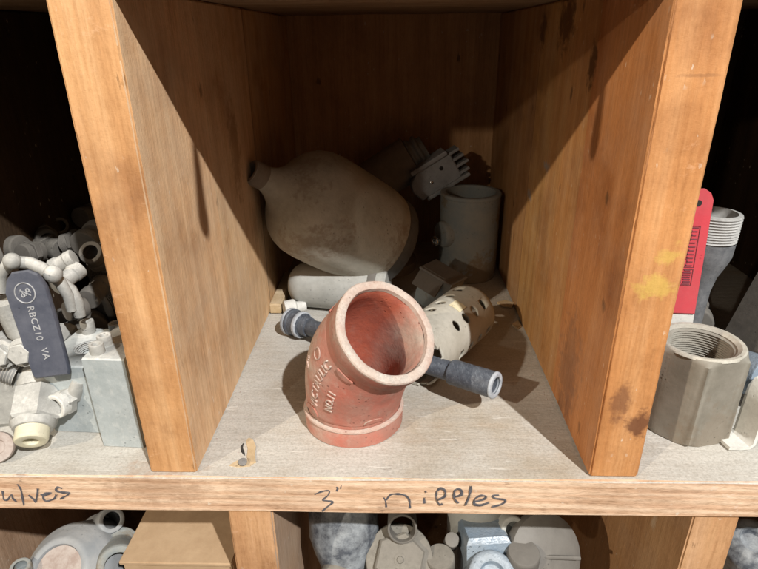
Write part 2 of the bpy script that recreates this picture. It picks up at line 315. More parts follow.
def thing(name, label, cat, loc=(0, 0, 0), group=None):
    o = bpy.data.objects.new(name, None); C.objects.link(o); o.empty_display_size = .01
    o.location = loc; o['label'] = label; o['category'] = cat
    if group: o['group'] = group
    return o
def put(name, g, mat, parent=None, label=None, cat=None, group=None, loc=None, smooth=True):
    me = bpy.data.meshes.new(name)
    if parent is not None:
        q = parent; org = Vector((0, 0, 0))
        while q is not None: org += Vector(q.location); q = q.parent
    else:
        org = Vector(loc) if loc is not None else Vector((sum(p.x for p in g.v)/len(g.v), sum(p.y for p in g.v)/len(g.v), min(p.z for p in g.v)))
    me.from_pydata([tuple(p-org) for p in g.v], [], g.f); me.update()
    bm = bmesh.new(); bm.from_mesh(me); bmesh.ops.remove_doubles(bm, verts=bm.verts, dist=1e-6)
    bmesh.ops.recalc_face_normals(bm, faces=bm.faces)
    for e in bm.edges:
        if len(e.link_faces) == 2 and e.calc_face_angle(0) > math.radians(32): e.smooth = False
    for f in bm.faces: f.smooth = True
    bm.to_mesh(me); bm.free()
    me.materials.append(M[mat] if isinstance(mat, str) else mat)
    o = bpy.data.objects.new(name, me); C.objects.link(o)
    if parent is not None: o.parent = parent
    else: o.location = org
    if label: o['label'] = label
    if cat: o['category'] = cat
    if group: o['group'] = group
    return o
def text_mesh(body, size, extrude):
    cu = bpy.data.curves.new('lettering', 'FONT'); cu.body = body; cu.size = size; cu.extrude = extrude
    cu.resolution_u = 3; cu.space_character = 1.08
    o = bpy.data.objects.new('lettering', cu); C.objects.link(o)
    dg = bpy.context.evaluated_depsgraph_get(); dg.update()
    me = bpy.data.meshes.new_from_object(o.evaluated_get(dg))
    v = [Vector(p.co) for p in me.vertices]; f = [tuple(p.vertices) for p in me.polygons]
    bpy.data.objects.remove(o); bpy.data.curves.remove(cu); bpy.data.meshes.remove(me)
    return v, f

# ------------------------------------------------------------------ shelving unit
A, T, D, H, TB = .1572, .038, .566, .352, .037
Y0 = .004
unit = thing('shelving_unit', 'large wooden parts shelving with open bays, divider boards and writing on the shelf edge', 'shelving', (0, 0, 0))
def board(x0, x1, y0, y1, z0, z1, step=.012, amp=.0007, rough_front=.0012, seed=0, bev=.0016):
    """box with a gridded, slightly worn surface"""
    g = G(); sx, sy, sz = x1-x0, y1-y0, z1-z0
    bm = bmesh.new()
    def cuts(a, b, st):
        n = max(1, int(round((b-a)/st))); n = min(n, 110)
        pts = [a+(b-a)*i/n for i in range(n+1)]
        return [a, a+bev] + [p for p in pts if a+bev*1.5 < p < b-bev*1.5] + [b-bev, b]
    xs, ys, zs = cuts(x0, x1, step), cuts(y0, y1, step), cuts(z0, z1, step)
    idx = {}; v = []; f = []
    def vid(p):
        k = (round(p[0], 6), round(p[1], 6), round(p[2], 6))
        if k not in idx:
            q = Vector(p); c = 0
            ex = [abs(q.x-x0) < 1e-6, abs(q.x-x1) < 1e-6, abs(q.y-y0) < 1e-6, abs(q.y-y1) < 1e-6, abs(q.z-z0) < 1e-6, abs(q.z-z1) < 1e-6]
            ctr = Vector(((x0+x1)/2, (y0+y1)/2, (z0+z1)/2)); nn = Vector((ex[1]-ex[0], ex[3]-ex[2], ex[5]-ex[4]))
            cnt = sum(ex)
            sh = noise.noise(q*14 + Vector((seed, 0, 0)))*amp + noise.noise(q*60 + Vector((seed, 3, 0)))*amp*.35
            if cnt >= 2:
                w_ = abs(noise.noise(q*90 + Vector((0, seed, 0)))) + .6*max(0, noise.noise(q*23 + Vector((9, seed, 0))))
                q = q - nn*(bev*.55 + w_*rough_front)
            q = q + nn*sh*(1 if cnt == 1 else .4)
            idx[k] = len(v); v.append(q)
        return idx[k]
    def face(us, vs, mk):
        for i in range(len(us)-1):
            for j in range(len(vs)-1):
                f.append(tuple(vid(mk(a, b)) for a, b in ((us[i], vs[j]), (us[i+1], vs[j]), (us[i+1], vs[j+1]), (us[i], vs[j+1]))))
    face(xs, ys, lambda a, b: (a, b, z0)); face(xs, ys, lambda a, b: (a, b, z1))
    face(xs, zs, lambda a, b: (a, y0, b)); face(xs, zs, lambda a, b: (a, y1, b))
    face(ys, zs, lambda a, b: (x0, a, b)); face(ys, zs, lambda a, b: (x1, a, b))
    g.add(v, f); return g
def two_mat(o, mat2, test):
    o.data.materials.append(M[mat2])
    for p in o.data.polygons:
        if test(p): p.material_index = 1
shelf = put('shelf_board', board(-.75, .75, 0, D, -TB, 0, .010, .0009, .0016, 1), 'shelf_wood', unit)
upper = put('upper_shelf_board', board(-.75, .75, 0, D, H, H+TB, .02, .0006, .001, 2), 'top_wood', unit)
put('bottom_shelf_board', board(-.75, .75, 0, D, -.43-TB, -.43, .03, .0006, .001, 3), 'dark_wood', unit)
put('back_panel', board(-A-T/2, A+T/2, D+.001, D+.013, -TB/2, H+TB, .03, .0006, .001, 4), 'back_wood', unit)
for xa, xb in ((-.75, -A-T/2-.0005), (A+T/2+.0005, .75)): put('back_panel', board(xa, xb, D+.001, D+.013, -TB/2, H+TB, .03, .0006, .001, 5), 'shaded_board', unit)
put('back_panel', board(-.75, .75, D+.001, D+.013, -.43, -TB/2-.0005, .03, .0006, .001, 6), 'shaded_board', unit)
def divider(x0, z0, z1, front, side, seed, y0=Y0, lab=None):
    o = put('divider', board(x0, x0+T, y0, D-.001, z0, z1, .008, .0006, .0010, seed), side, unit, label=lab)
    two_mat(o, front, lambda p: p.normal.y < -.6)
    return o
divider(-A-T, .0005, H-.0005, 'front_wood_l', 'wall_wood_l', 11, lab='pale orange divider board left of the middle bay')
divider(A, .0005, H-.0005, 'front_wood_r', 'wall_wood_r', 12, lab='orange divider board with yellow paint marks right of the middle bay')
for s, x_ in ((-1, -.395-T), (1, A+T+.3145)): divider(x_, .0005, H-.0005, 'front_wood_l', 'shaded_board', 20+s)
LZ0, LZ1 = -.4295, -TB-.0012
divider(-.1375, LZ0, LZ1, 'low_front', 'low_wall', 15)
divider(.2475, LZ0, LZ1, 'low_front', 'low_wall_r', 16)
for x in (-.53, .62): divider(x, LZ0, LZ1, 'low_front', 'low_wall', 18)
# handwriting on the shelf edge: flat marker strokes
def strokes(name, polys, wd=.0010):
    g = G()
    for si, pl in enumerate(polys):
        pts = []
        for i in range(len(pl)-1):      # catmull-rom
            p = [Vector(pl[max(i-1, 0)]), Vector(pl[i]), Vector(pl[i+1]), Vector(pl[min(i+2, len(pl)-1)])]
            for k in range(6):
                t = k/6; pts.append(.5*((2*p[1]) + (-p[0]+p[2])*t + (2*p[0]-5*p[1]+4*p[2]-p[3])*t*t + (-p[0]+3*p[1]-3*p[2]+p[3])*t**3))
        pts.append(Vector(pl[-1]))
        P = []
        for qi, q in enumerate(pts):
            P.append(at(q.x, q.y, 'y', -.0006 - .00004*si - .0001*qi/len(pts)))
        v = []; f = []
        for i, p in enumerate(P):
            t = (P[min(i+1, len(P)-1)] - P[max(i-1, 0)]); t.y = 0
            if t.length < 1e-9: t = Vector((1, 0, 0))
            t.normalize(); nn = Vector((-t.z, 0, t.x)); ww = wd*(1 + .9*noise.noise(p*260))*.5
            v += [p + nn*ww, p - nn*ww, p + nn*ww + Vector((0, .0016, 0)), p - nn*ww + Vector((0, .0016, 0))]
        for i in range(len(P)-1):
            a = i*4; b = a+4
            f += [(a, a+1, b+1, b), (a, b, b+2, a+2), (a+1, a+3, b+3, b+1)]
        g.add(v, f)
    return put(name, g, 'marker', shelf)
def zz(ox, oy, s, pl): return [[(ox + x/s, oy + y/s) for x, y in p] for p in pl]
strokes('lettering', zz(0, 475, 7.58, [[(18, 122), (22, 165), (30, 190), (55, 190), (85, 150), (95, 180), (122, 205)], [(128, 72), (155, 110), (168, 175), (178, 232)],
    [(215, 155), (255, 190), (268, 208), (280, 150), (285, 105)], [(305, 150), (345, 155), (385, 140), (335, 145), (325, 180), (345, 200), (380, 195), (410, 180), (425, 150)],
    [(470, 105), (430, 98), (425, 122), (470, 135), (522, 138), (500, 160), (455, 185)]]) + zz(-26, 475, 7.58, [[(60, 60), (90, 150), (110, 205), (150, 120), (170, 60)]]), .0012)
strokes('lettering', zz(300, 475, 6.317, [[(92, 124), (140, 105), (185, 102), (172, 135), (145, 160), (205, 172), (170, 205), (140, 230)],
    [(228, 78), (238, 85), (230, 104)], [(262, 62), (255, 88)]]), .0013)
strokes('lettering', zz(300, 475, 6.317, [[(528, 143), (540, 165), (545, 205)], [(545, 160), (570, 128), (610, 122), (665, 132), (692, 165), (694, 212)]])
    + zz(380, 480, 5.415, [[(245, 62), (250, 70)], [(240, 98), (241, 128)], [(308, 62), (304, 100), (322, 136), (338, 132)], [(304, 66), (328, 48), (352, 62), (350, 92), (318, 110)],
    [(404, 60), (400, 92), (412, 118), (426, 127)], [(402, 62), (424, 50), (442, 62), (439, 84), (410, 94)], [(492, 35), (485, 85), (462, 140)], [(508, 122), (560, 108), (575, 92), (545, 88), (515, 105), (510, 132), (545, 140), (590, 125)],
    [(645, 85), (612, 88), (625, 102), (680, 112), (655, 135), (605, 148)]]), .0013)
# bent nail with torn wood splinters near the left divider
g = lathe(at(243, 464, 'z', .0), (0.1, -.3, 1), [(0, .0001), (0, .0018), (.0018, .0019), (.0026, .0036), (.0036, .0036), (.0038, .0001)], 14)
put('nail', g, 'steel_nail', unit)
def chip(pts, z, th, mat, name='splinter'):
    g = G(); P = [at(a, b, 'z', z) for a, b in pts]; n = len(P)
    v = [p + Vector((0, 0, -.001)) for p in P] + [p + Vector((0, 0, th*(.5+.5*abs(noise.noise(p*200))))) for p in P]
    f = [tuple(range(n, 2*n)), tuple(reversed(range(n)))] + [(i, (i+1) % n, n+(i+1) % n, n+i) for i in range(n)]
    g.add(v, f, False); return put(name, g, mat, shelf)
chip([(246, 441), (249, 438.5), (253, 440), (256, 447), (255, 455), (256, 463), (250, 464), (247, 458), (248, 450)], 0, .0016, 'chip')
chip([(229, 466), (237, 461), (248, 460), (256, 462), (250, 466.5), (238, 467.5)], 0, .0009, 'chip')
chip([(241, 445), (244, 443), (243, 448), (245, 454), (244.5, 456), (241, 452), (240.5, 448)], 0, .0004, 'dark_hole', 'hole')  # dark flat chip, shade of the torn hole is in its colour

# ------------------------------------------------------------------ red elbow
EC = Vector((-.0345, .080, 0)); PH = -PI/4; N0 = Vector((math.cos(PH), math.sin(PH), 0)); BZ = Vector((0, 0, 1)).cross(N0)
S0, RB = .020, .105; AL = RB*PI/4; ST = 2*S0 + AL
def epath(s):
    if s <= S0: return EC + Vector((0, 0, s)), Vector((0, 0, 1)), N0
    a = min((s-S0)/RB, PI/4); t = Vector((0, 0, 1))*math.cos(a) + N0*math.sin(a); nn = N0*math.cos(a) - Vector((0, 0, 1))*math.sin(a)
    p = EC + Vector((0, 0, S0)) + N0*(RB*(1-math.cos(a))) + Vector((0, 0, 1))*(RB*math.sin(a))
    if s > S0 + AL: p = p + t*(s-S0-AL)
    return p, t, nn
def esurf(s, a, r):
    p, t, nn = epath(s); return p + (nn*math.cos(a) + BZ*math.sin(a))*r
elbow = thing('pipe_elbow', 'dusty red-primed cast pipe elbow with raised lettering, its open mouth facing up and forward', 'pipe elbow', EC)
def esweep(prof, n=72, wob=.0):
    g = G(); v = []; f = []
    for s, r in prof:
        for i in range(n):
            a = 2*PI*i/n; rr = r + wob*noise.noise(Vector((s*40, math.cos(a)*2, math.sin(a)*2))); v.append(esurf(s, a, rr))
    for j in range(len(prof)-1):
        for i in range(n):
            i2 = (i+1) % n; f.append((j*n+i, j*n+i2, (j+1)*n+i2, (j+1)*n+i))
    g.add(v, f); return g
def br(s):   # outer body radius
    u = (s-.026)/(ST-.052); u = max(0, min(1, u)); return .0432 + .0022*math.sin(PI*u)
mid = [(s, br(s)) for s in [.026 + (ST-.052)*i/30 for i in range(31)]]
RI = .0365
prof = [(.0, RI), (.0, .0432)] + [(.0010, .0445), (.0145, .0447), (.0160, .0440), (.0168, .0420), (.0215, .0420), (.0232, .0430)] + mid + \
       [(ST-.0232, .0430), (ST-.0215, .0424), (ST-.0178, .0424)]
body = put('body', esweep(prof, wob=.0006), 'primer', elbow)
put('bore', esweep([(ST-.004, .0368), (ST-.006, .0362)] + [(ST-.01-(ST-.012)*i/24, .0352 - .0016*math.sin(PI*i/24)) for i in range(25)] + [(.0, RI)]), 'primer_bore_lit', elbow)
put('rim_edge', esweep([(ST-.0178, .0424), (ST-.0168, .0440), (ST-.0140, .0450), (ST-.0030, .0450)], wob=.0012), 'primer', elbow)
put('rim', esweep([(ST-.0030, .0450), (ST-.0015, .0450), (ST-.0004, .0442), (ST, .0430), (ST+.0002, .0388), (ST-.0004, .0376), (ST-.004, .0368)], wob=.0012), 'primer_rim', elbow)
put('bead', esweep([(.0162, .0425), (.0150, .0446), (.0162, .0456), (.0176, .0452), (.0184, .0425)], wob=.0008), 'emboss', elbow)
def etext(txt, s0, a0, size, sgap=1.):
    v, f = text_mesh(txt, size, .0009); out = []
    for p in v:
        s = s0 + p.x*sgap; a = a0 - p.y/.0455
        out.append(esurf(s, a, br(s) + p.z + .0004))
    g = G(); g.add(out, f, False); put('lettering', g, 'emboss', body)
etext('VICTAULIC', .0345, math.radians(-86), .0112, .98)
etext('NO.11', .040, math.radians(-66), .0100)
etext('3"', .061, math.radians(-112), .010)
def ering(s0, a0, rad, w_):
    g = G(); n = 24; pts = [esurf(s0 + rad*math.cos(2*PI*i/n), a0 + rad*math.sin(2*PI*i/n)/.0455, br(s0)+.0003) for i in range(n+1)]
    tube(pts, w_, g, 6); put('emblem', g, 'emboss', body)
ering(.083, math.radians(-110), .0048, .0007)
def pad(s0, a0, length, flip=1, tilt=0):
    """half-moon casting pad standing proud of the body next to the grooves"""
    g = G(); n = 14; top = []; bot = []
    pts = [(0, -length/2)] + [(flip*length*.36*math.sin(PI*i/n), -length/2*math.cos(PI*i/n)) for i in range(1, n)] + [(0, length/2)]
    for ds, da in pts:
        s = s0 + ds; a = a0 + da/.045
        top.append(esurf(s, a, br(s) + .0018 - .12*abs(ds))); bot.append(esurf(s, a, br(s) - .001))
    k = len(top); g.add(top + bot, [tuple(range(k))] + [(i, (i+1) % k, k+(i+1) % k, k+i) for i in range(k)], False)
    put('pad', g, 'emboss' if False else 'primer', body)
for a in (-98, -18, 62, 142): pad(.0255, math.radians(a), .019, 1)
for a in (-70, 20, 110, 200): pad(ST-.0235, math.radians(a), .017, -1)

# ------------------------------------------------------------------ black steel nipple tool behind the elbow
L0, L1 = Vector((-.1215, .241, .0160)), Vector((.0935, .0785, .036))
ax = (L1-L0).normalized(); LL = (L1-L0).length
tool = thing('steel_rod', 'blue-black steel rod with a stepped coupler at each end lying behind the red elbow', 'rod', (L0.x, L0.y, 0))
put('shaft', lathe(L0, ax, rnd([(.02, .0001), (.02, .0095), (LL-.04, .0095), (LL-.04, .0001)])), 'black_steel', tool)
put('coupler', lathe(L0, ax, rnd([(.004, .0001), (-.001, .0095), (-.001, .0148), (.001, .0158), (.008, .0158), (.009, .0145), (.0175, .0142), (.0185, .0152), (.023, .0152), (.0235, .0115), (.034, .0113), (.034, .0001)], .0012)), 'black_steel', tool)
put('collar', lathe(L0, ax, rnd([(.0185, .014), (.0185, .0158), (.0225, .0158), (.0235, .014)])), 'black_steel_end', tool)
put('end_ring', lathe(L0, ax, rnd([(.0, .010), (-.0014, .0120), (.0008, .0163), (.0048, .0163), (.0052, .0150)])), 'black_steel_end', tool)
e = L0 + ax*(LL-.047)
put('socket', lathe(e, ax, rnd([(0, .009), (0, .0112), (.0015, .0122), (.045, .0122), (.0465, .0112), (.047, .0098), (.0466, .0078), (.030, .0076), (.030, .0001)], .0006)), 'black_steel', tool)
put('end_ring', lathe(e, ax, rnd([(.0445, .0122), (.0448, .0126), (.0466, .0124), (.0476, .0102), (.0472, .0079), (.044, .0077)])), 'black_steel_end', tool)

# ------------------------------------------------------------------ perforated cream cylinder
PA, PB = Vector((.0208, .1327, .0335)), Vector((.0905, .236, .0335)); pd = (PB-PA).normalized(); PLn = (PB-PA).length
scr = thing('perforated_strainer', 'cream round strainer tube with rows of oval holes and castellated end, behind the red elbow', 'strainer', (PA.x, PA.y, 0))
def boolean(name, g, cut, mat, parent):
    o = put(name, g, mat, parent); c = put('cutter', cut, mat, parent)
    md = o.modifiers.new('b', 'BOOLEAN'); md.object = c; md.operation = 'DIFFERENCE'; md.solver = 'EXACT'
    dg = bpy.context.evaluated_depsgraph_get(); dg.update()
    me = bpy.data.meshes.new_from_object(o.evaluated_get(dg)); me.name = name
    o.modifiers.clear(); old = o.data; o.data = me; bpy.data.meshes.remove(old)
    cm = c.data; bpy.data.objects.remove(c); bpy.data.meshes.remove(cm); return o
RS = .0325
g = lathe(PA, pd, [(0, RS-.0022), (0, RS)] + [(.003*i, RS) for i in range(1, 34)] + [(PLn-.010, RS), (PLn-.004, RS-.0012), (PLn-.001, RS-.004), (PLn, RS-.008), (PLn, .012), (PLn-.002, .012), (PLn-.0022, RS-.008), (PLn-.006, RS-.0025), (.05, RS-.0022), (0, RS-.0022)], 72)
cut = G(); X, Y, Z = frame(pd)
for k in range(6):
    a = 2*PI*k/6 + math.radians(17); rd = X*math.cos(a) + Y*math.sin(a); tn = Z.cross(rd)
    for j in range(4):
        c = PA + pd*(.044 + .0200*j) + rd*.024
        prism([(.0045*math.cos(2*PI*i/20), .0060*math.sin(2*PI*i/20)) for i in range(20)], c, Z, tn, rd, .02, cut, .0002)
for k in range(8):
    a = 2*PI*(k+.5)/8; rd = X*math.cos(a) + Y*math.sin(a); tn = Z.cross(rd)
    c = PA + rd*.024; prism([(-.01, -.005), (.0035, -.005), (.0035, .005), (-.01, .005)], c, Z, tn, rd, .02, cut, .0002)
boolean('body', g, cut, 'screen_white', scr)
def curved_label(a0, a1, t0, t1, r, mat, name, parent):
    g = G(); v = []; f = []; n = 8
    for i in range(n+1):
        a = a0 + (a1-a0)*i/n; rd = X*math.cos(a) + Y*math.sin(a)
        for t in (t0, t1):
            for rr in (r, r-.0005): v.append(PA + pd*t + rd*rr)
    for i in range(n):
        b = i*4; f += [(b, b+2, b+6, b+4), (b, b+4, b+5, b+1), (b+2, b+3, b+7, b+6)]
    f += [(0, 1, 3, 2), (n*4, n*4+2, n*4+3, n*4+1)]
    g.add(v, f); put(name, g, mat, parent)
curved_label(math.radians(98), math.radians(122), .062, .076, RS+.0007, 'sticker', 'sticker', scr)

# ------------------------------------------------------------------ capsule, gourd and the dim things at the back
c0, c1 = Vector((-.134, .322, .0295)), Vector((-.010, .300, .0295)); cdv = (c1-c0).normalized(); R_ = .0292
cap = thing('capsule_tube', 'grey-white painted tube with a rounded end lying under the big dusty reducer', 'tube', (c0.x, c0.y, 0))
put('body', lathe(c0, cdv, [(0, .0001), (.0005, .008), (.003, .016), (.008, .0225), (.015, .0272), (.022, R_), (.128, R_), (.130, R_-.002), (.130, .0001)]), 'capsule', cap)
put('band', lathe(c0, cdv, rnd([(.108, R_-.001), (.108, R_+.0012), (.118, R_+.0012), (.118, R_-.001)])), 'smooth_grey', cap)
put('connector', lathe(at(284, 309, 'z', .011), Vector((.8, .35, -.02)), rnd([(0, .0001), (0, .010), (.014, .0108), (.016, .007), (.028, .007), (.028, .0001)], .0015)), 'bracket',
    None, 'small pale plug lying beside the left wall behind the black rod', 'plug')

G0, G1 = at(251, 171, 'y', .262), at(384, 243, 'y', .362)
gd = (G1-G0).normalized(); GL = (G1-G0).length
G1 = G0 + gd*GL
gourd = thing('cast_reducer', 'big dusty cast bottle-shaped reducer with narrow neck pointing up left', 'reducer', (G0.x, G0.y, 0))
gp = [(.0, .0135), (.012, .0135), (.02, .0145), (.028, .018), (.036, .024), (.044, .033), (.051, .045), (.059, .0545), (.068, .0610), (.079, .0650), (.094, .0670), (.115, .0675), (GL-.040, .0672), (GL-.028, .0662), (GL-.026, .0652), (GL-.022, .0652), (GL-.020, .0645)]
put('body', lathe(G0, gd, gp, 72), 'gourd', gourd)
put('neck_tip', lathe(G0, gd, rnd([(.018, .0135), (.016, .0142), (.001, .0140), (-.001, .0125), (-.001, .0092), (.03, .0085), (.03, .0001)], .001)), 'dark_pipe', gourd)
put('end_band', lathe(G0, gd, rnd([(GL-.021, .060), (GL-.020, .0640), (GL-.002, .0630), (GL, .060), (GL, .0001)], .002)), 'gourd_band', gourd)
# a little raised mark on the reducer
X2, Y2, Z2 = frame(gd)
v, f = text_mesh('C', .016, .0006); a0 = math.radians(60)
# angle whose direction faces the camera
best = max(range(360), key=lambda q: (X2*math.cos(math.radians(q)) + Y2*math.sin(math.radians(q))).dot((CAM-G1).normalized()))
a0 = math.radians(best)
vo = [G0 + gd*(GL-.050 + p.x) + (X2*math.cos(a0 + p.y/.067 + .1) + Y2*math.sin(a0 + p.y/.067 + .1))*(.0668+p.z) for p in v]
g = G(); g.add(vo, f, False); put('lettering', g, 'gourd', gourd)

cc = Vector((.1085, .425, 0))
cpl = thing('pipe_coupling', 'upright grey cast sleeve coupling with open top at the back right of the middle bay', 'coupling', cc)
put('body', lathe(cc, (0, 0, 1), rnd([(.0, .033), (.0, .0400), (.002, .0412), (.118, .0415), (.1195, .0425), (.1225, .0425), (.124, .0410), (.124, .0345), (.120, .0335), (.004, .0335), (.004, .0001)], .001), 64), 'grey_cast', cpl)
bd = Vector((-.86, -.45, 0)).normalized(); bx_ = bd.cross(Vector((0, 0, 1)))
put('boss', lathe(cc + Vector((0, 0, .068)), bd, rnd([(.034, .0001), (.034, .020), (.046, .018), (.048, .016), (.048, .0001)], .003)), 'grey_cast', cpl)
put('set_screw', lathe(cc + Vector((0, 0, .060)) , bd, rnd([(.048, .0001), (.048, .0030), (.054, .0030), (.054, .0072), (.0565, .0078), (.059, .0062), (.059, .0035), (.056, .0030), (.056, .0001)], .0008), 20), 'shiny', cpl)

# grey finned clamp
fb = at(432, 176, 'y', .47); fd = Vector((.80, .10, .48)).normalized(); fx = Vector((0, 1, 0)) - fd*fd.y; fx.normalize(); fz = fx.cross(fd) * 1
if fz.z < 0: fz = -fz
fin = thing('finned_clamp', 'grey aluminium clamp with toothed fins resting tilted behind the upright coupling', 'clamp', (fb.x, fb.y, 0))
R3 = Matrix((fd, fx, fz)).transposed()
put('housing', prism([(-.036, -.004), (-.030, -.020), (-.010, -.0235), (.034, -.020), (.037, -.017), (.037, .016), (.033, .020), (.0, .023), (-.020, .018), (-.033, .008)], fb - fx*.016, fd, fz, fx, .032, None, .002), 'grey_alu', fin)
g = box(fb + fd*.004 - fx*.0005 + fz*.022, .058, .040, .006, None, R3, .001); put('flange', g, 'grey_alu', fin)
g = box(fb + fd*.012 - fx*.0005 - fz*.0215, .070, .040, .005, None, R3, .001); put('flange', g, 'grey_alu', fin)
for i in range(4):
    q = fb + fd*.043 + fz*(-.015 + .0105*i)
    put('fin', box(q, .016 + .008*((i*2) % 3)/2, .030, .0040, None, R3, .0006), 'grey_alu', fin)
for (dx_, dz_, mt, rr) in ((-.006, -.004, 'shiny', .0026), (.016, .006, 'dark_hole', .0030)):
    put('screw', lathe(fb + fd*dx_ + fz*dz_ - fx*.0158, -fx, rnd([(-.002, .0001), (-.002, rr), (.0012, rr), (.0016, rr*.6), (.0016, .0001)], .0004), 14), mt, fin)
# dark pipe leaning behind
dp0 = Vector((-.066, .490, .098)); dpd = Vector((.72, .03, .46)).normalized()
dp = thing('dark_pipe', 'dark brown dusty pipe with a ribbed collar leaning at the back of the middle bay', 'pipe', (dp0.x, dp0.y, 0))
put('tube', lathe(dp0, dpd, rnd([(.0, .0001), (0, .033), (.112, .033), (.112, .0001)], .002)), 'dark_pipe', dp)
put('collar', lathe(dp0, dpd, rnd([(.112, .0001), (.112, .026), (.115, .027), (.118, .0225), (.121, .0225), (.124, .026), (.128, .026), (.130, .020), (.136, .020), (.136, .0001)], .0008)), 'grey_cast', dp)
# things that carry them, hidden low in the heap
rs = thing('steel_flange', 'dark round flange lying low at the back of the middle bay heap', 'flange', (-.02, .455, 0))
put('disc', lathe((-.02, .455, 0), (0, 0, 1), rnd([(0, .02), (0, .055), (.014, .055), (.014, .034), (.072, .032), (.072, .022), (0, .02)], .001)), 'dark_pipe', rs)
# grey junction box between reducer and strainer
jb = Vector((.058, .300, .030)); Rz = Matrix.Rotation(math.radians(-40), 3, 'Z') @ Matrix.Rotation(math.radians(14), 3, 'Y')
jx = thing('junction_box', 'small grey sheet-metal box with a folded flap between the reducer and the strainer', 'box', (jb.x, jb.y, 0))
put('body', box(jb, .046, .030, .048, None, Rz, .0015), 'grey_cast', jx)
put('flap', box(jb + Rz @ Vector((-.006, -.019, .016)), .036, .0030, .026, None, Rz @ Matrix.Rotation(math.radians(-35), 3, 'X'), .0006), 'smooth_grey', jx)
put('lid', box(jb + Rz @ Vector((0, 0, .0255)), .050, .034, .0030, None, Rz, .0008), 'smooth_grey', jx)
# white scraps on the shelf floor by the right wall
def scrap(pts, label, z=.0015):
    g = G(); P = [at(a, b, 'z', z) for a, b in pts]; n = len(P)
    v = [p + Vector((0, 0, -.0012)) for p in P] + [p + Vector((0, 0, .0012 + .003*noise.noise(p*80))) for p in P]
    g.add(v, [tuple(range(n, 2*n)), tuple(reversed(range(n)))] + [(i, (i+1) % n, n+(i+1) % n, n+i) for i in range(n)], False)
    put('wood_chip', g, 'chip', None, label, 'wood chip')
scrap([(497, 303), (505, 301), (514, 304), (512, 307), (503, 306)], 'pale wood splinter farther back at the foot of the right divider')
scrap([(512, 325), (518, 321), (522, 326), (518, 329)], 'small pale wood chip nearer the front at the foot of the right divider')
put('wall_cleat', board(-A+.0005, -A+.016, .290, .40, .0005, .014, .02, .0003, .0008, 5), 'chip', unit)

# hanging pull cord in front of the shelf above (throws the two long shadows on the bay walls)
ht = Vector((-.034, -.089, .372))
hc = thing('pull_cord', 'thin cord with a dark weighted end hanging in front of the upper shelf', 'cord', ht)
put('weight', lathe(ht, (0.05, 0, 1), [(0, .0001), (.001, .0032), (.006, .0052), (.014, .0056), (.034, .0042), (.055, .0032), (.07, .0028), (.07, .0001)], 20), 'dark_pipe', hc)
put('cord', tube([ht + Vector((.0035, 0, .068)), ht + Vector((.006, .0, .14)), ht + Vector((.006, 0, .9))], .0022), 'string', hc)

# ------------------------------------------------------------------ left bay : valves
def ring_threads(c, r, n, g, zz_=.0004):
    for k in range(n):
        rr = r - k*.0011
        tube([c + Vector((rr*math.cos(2*PI*i/28), rr*math.sin(2*PI*i/28), zz_ - k*.0008)) for i in range(29)], .00035, g, 5)
def cap_screw(c, parent, r=.0058, h=.0085, mat='zinc_white'):
    s = put('cap_screw', lathe(c, (0, 0, 1), rnd([(-.002, .0001), (-.002, r), (h, r), (h, r*.55), (h-.0035, r*.5), (h-.0035, .0001)], .0007), 24), mat, parent)
b1 = Vector((-.229, .0345+.040, 0))
man = thing('manifold_block', 'tall galvanised manifold block with threaded port and cap screws, touching the left divider', 'manifold block', b1)
def block(c, w_, d_, h_, parent, holes, rot=0):
    g = G(); R = Matrix.Rotation(rot, 3, 'Z'); box(Vector(c)+Vector((0, 0, h_/2)), w_, d_, h_, g, R, .0012)
    cut = G()
    for (x, y, r) in holes:
        p = Vector(c) + R @ Vector((x, y, 0)); lathe(p + Vector((0, 0, h_-.022)), (0, 0, 1), [(0, .0001), (0, r), (.03, r), (.03, .0001)], 28, cut)
    o = boolean('block', g, cut, 'zinc', parent)
    g2 = G()
    for (x, y, r) in holes:
        p = Vector(c) + R @ Vector((x, y, h_)); ring_threads(p, r-.0002, 6, g2)
    put('threads', g2, 'thread_steel', parent)
block(b1, .0355, .080, .089, man, [(.008, .002, .0085)], math.radians(-3))
for x, y in ((-.0105, -.030), (-.0110, -.0155), (-.0065, .017), (.007, .026)): cap_screw(b1 + Vector((x, y, .0891)), man)
b2 = Vector((-.276, .054+.034, 0))
man2 = thing('manifold_block', 'shorter galvanised manifold block beneath the black lever, with ribbed threaded port', 'manifold block', b2)
block(b2, .050, .068, .070, man2, [(.004, -.002, .0125)], math.radians(-3))
for x, y in ((-.010, .026), (.019, .022)): cap_screw(b2 + Vector((x, y, .0701)), man2, .0062, .012)
# hex port with nut on its front
pc = at(66, 401, 'y', .0505)
hd = Vector((-.30, -.92, .12)).normalized(); hx, hy, hz_ = frame(hd)
prt = thing('hex_fitting', 'white dusty hexagon socket fitting in front of the shorter manifold block', 'hex fitting', pc)
g = prism(hexpoly(.0118, .3), pc - hd*.003, hx, hy, hd, .010, None, .001); put('nut', g, 'zinc_white', prt)
put('socket', lathe(pc, hd, rnd([(.004, .0108), (.011, .0108), (.0118, .0100), (.0116, .0070), (.0060, .0064), (.0055, .0001)], .0008), 30), 'bracket', prt)
put('arm', tube([pc - hd*.004 + Vector((.004, .002, .002)), pc + Vector((.0095, .0035, .010)), pc + Vector((.0125, .005, .017))], [.0070, .0062, .0052], None, 12), 'zinc_white', prt)

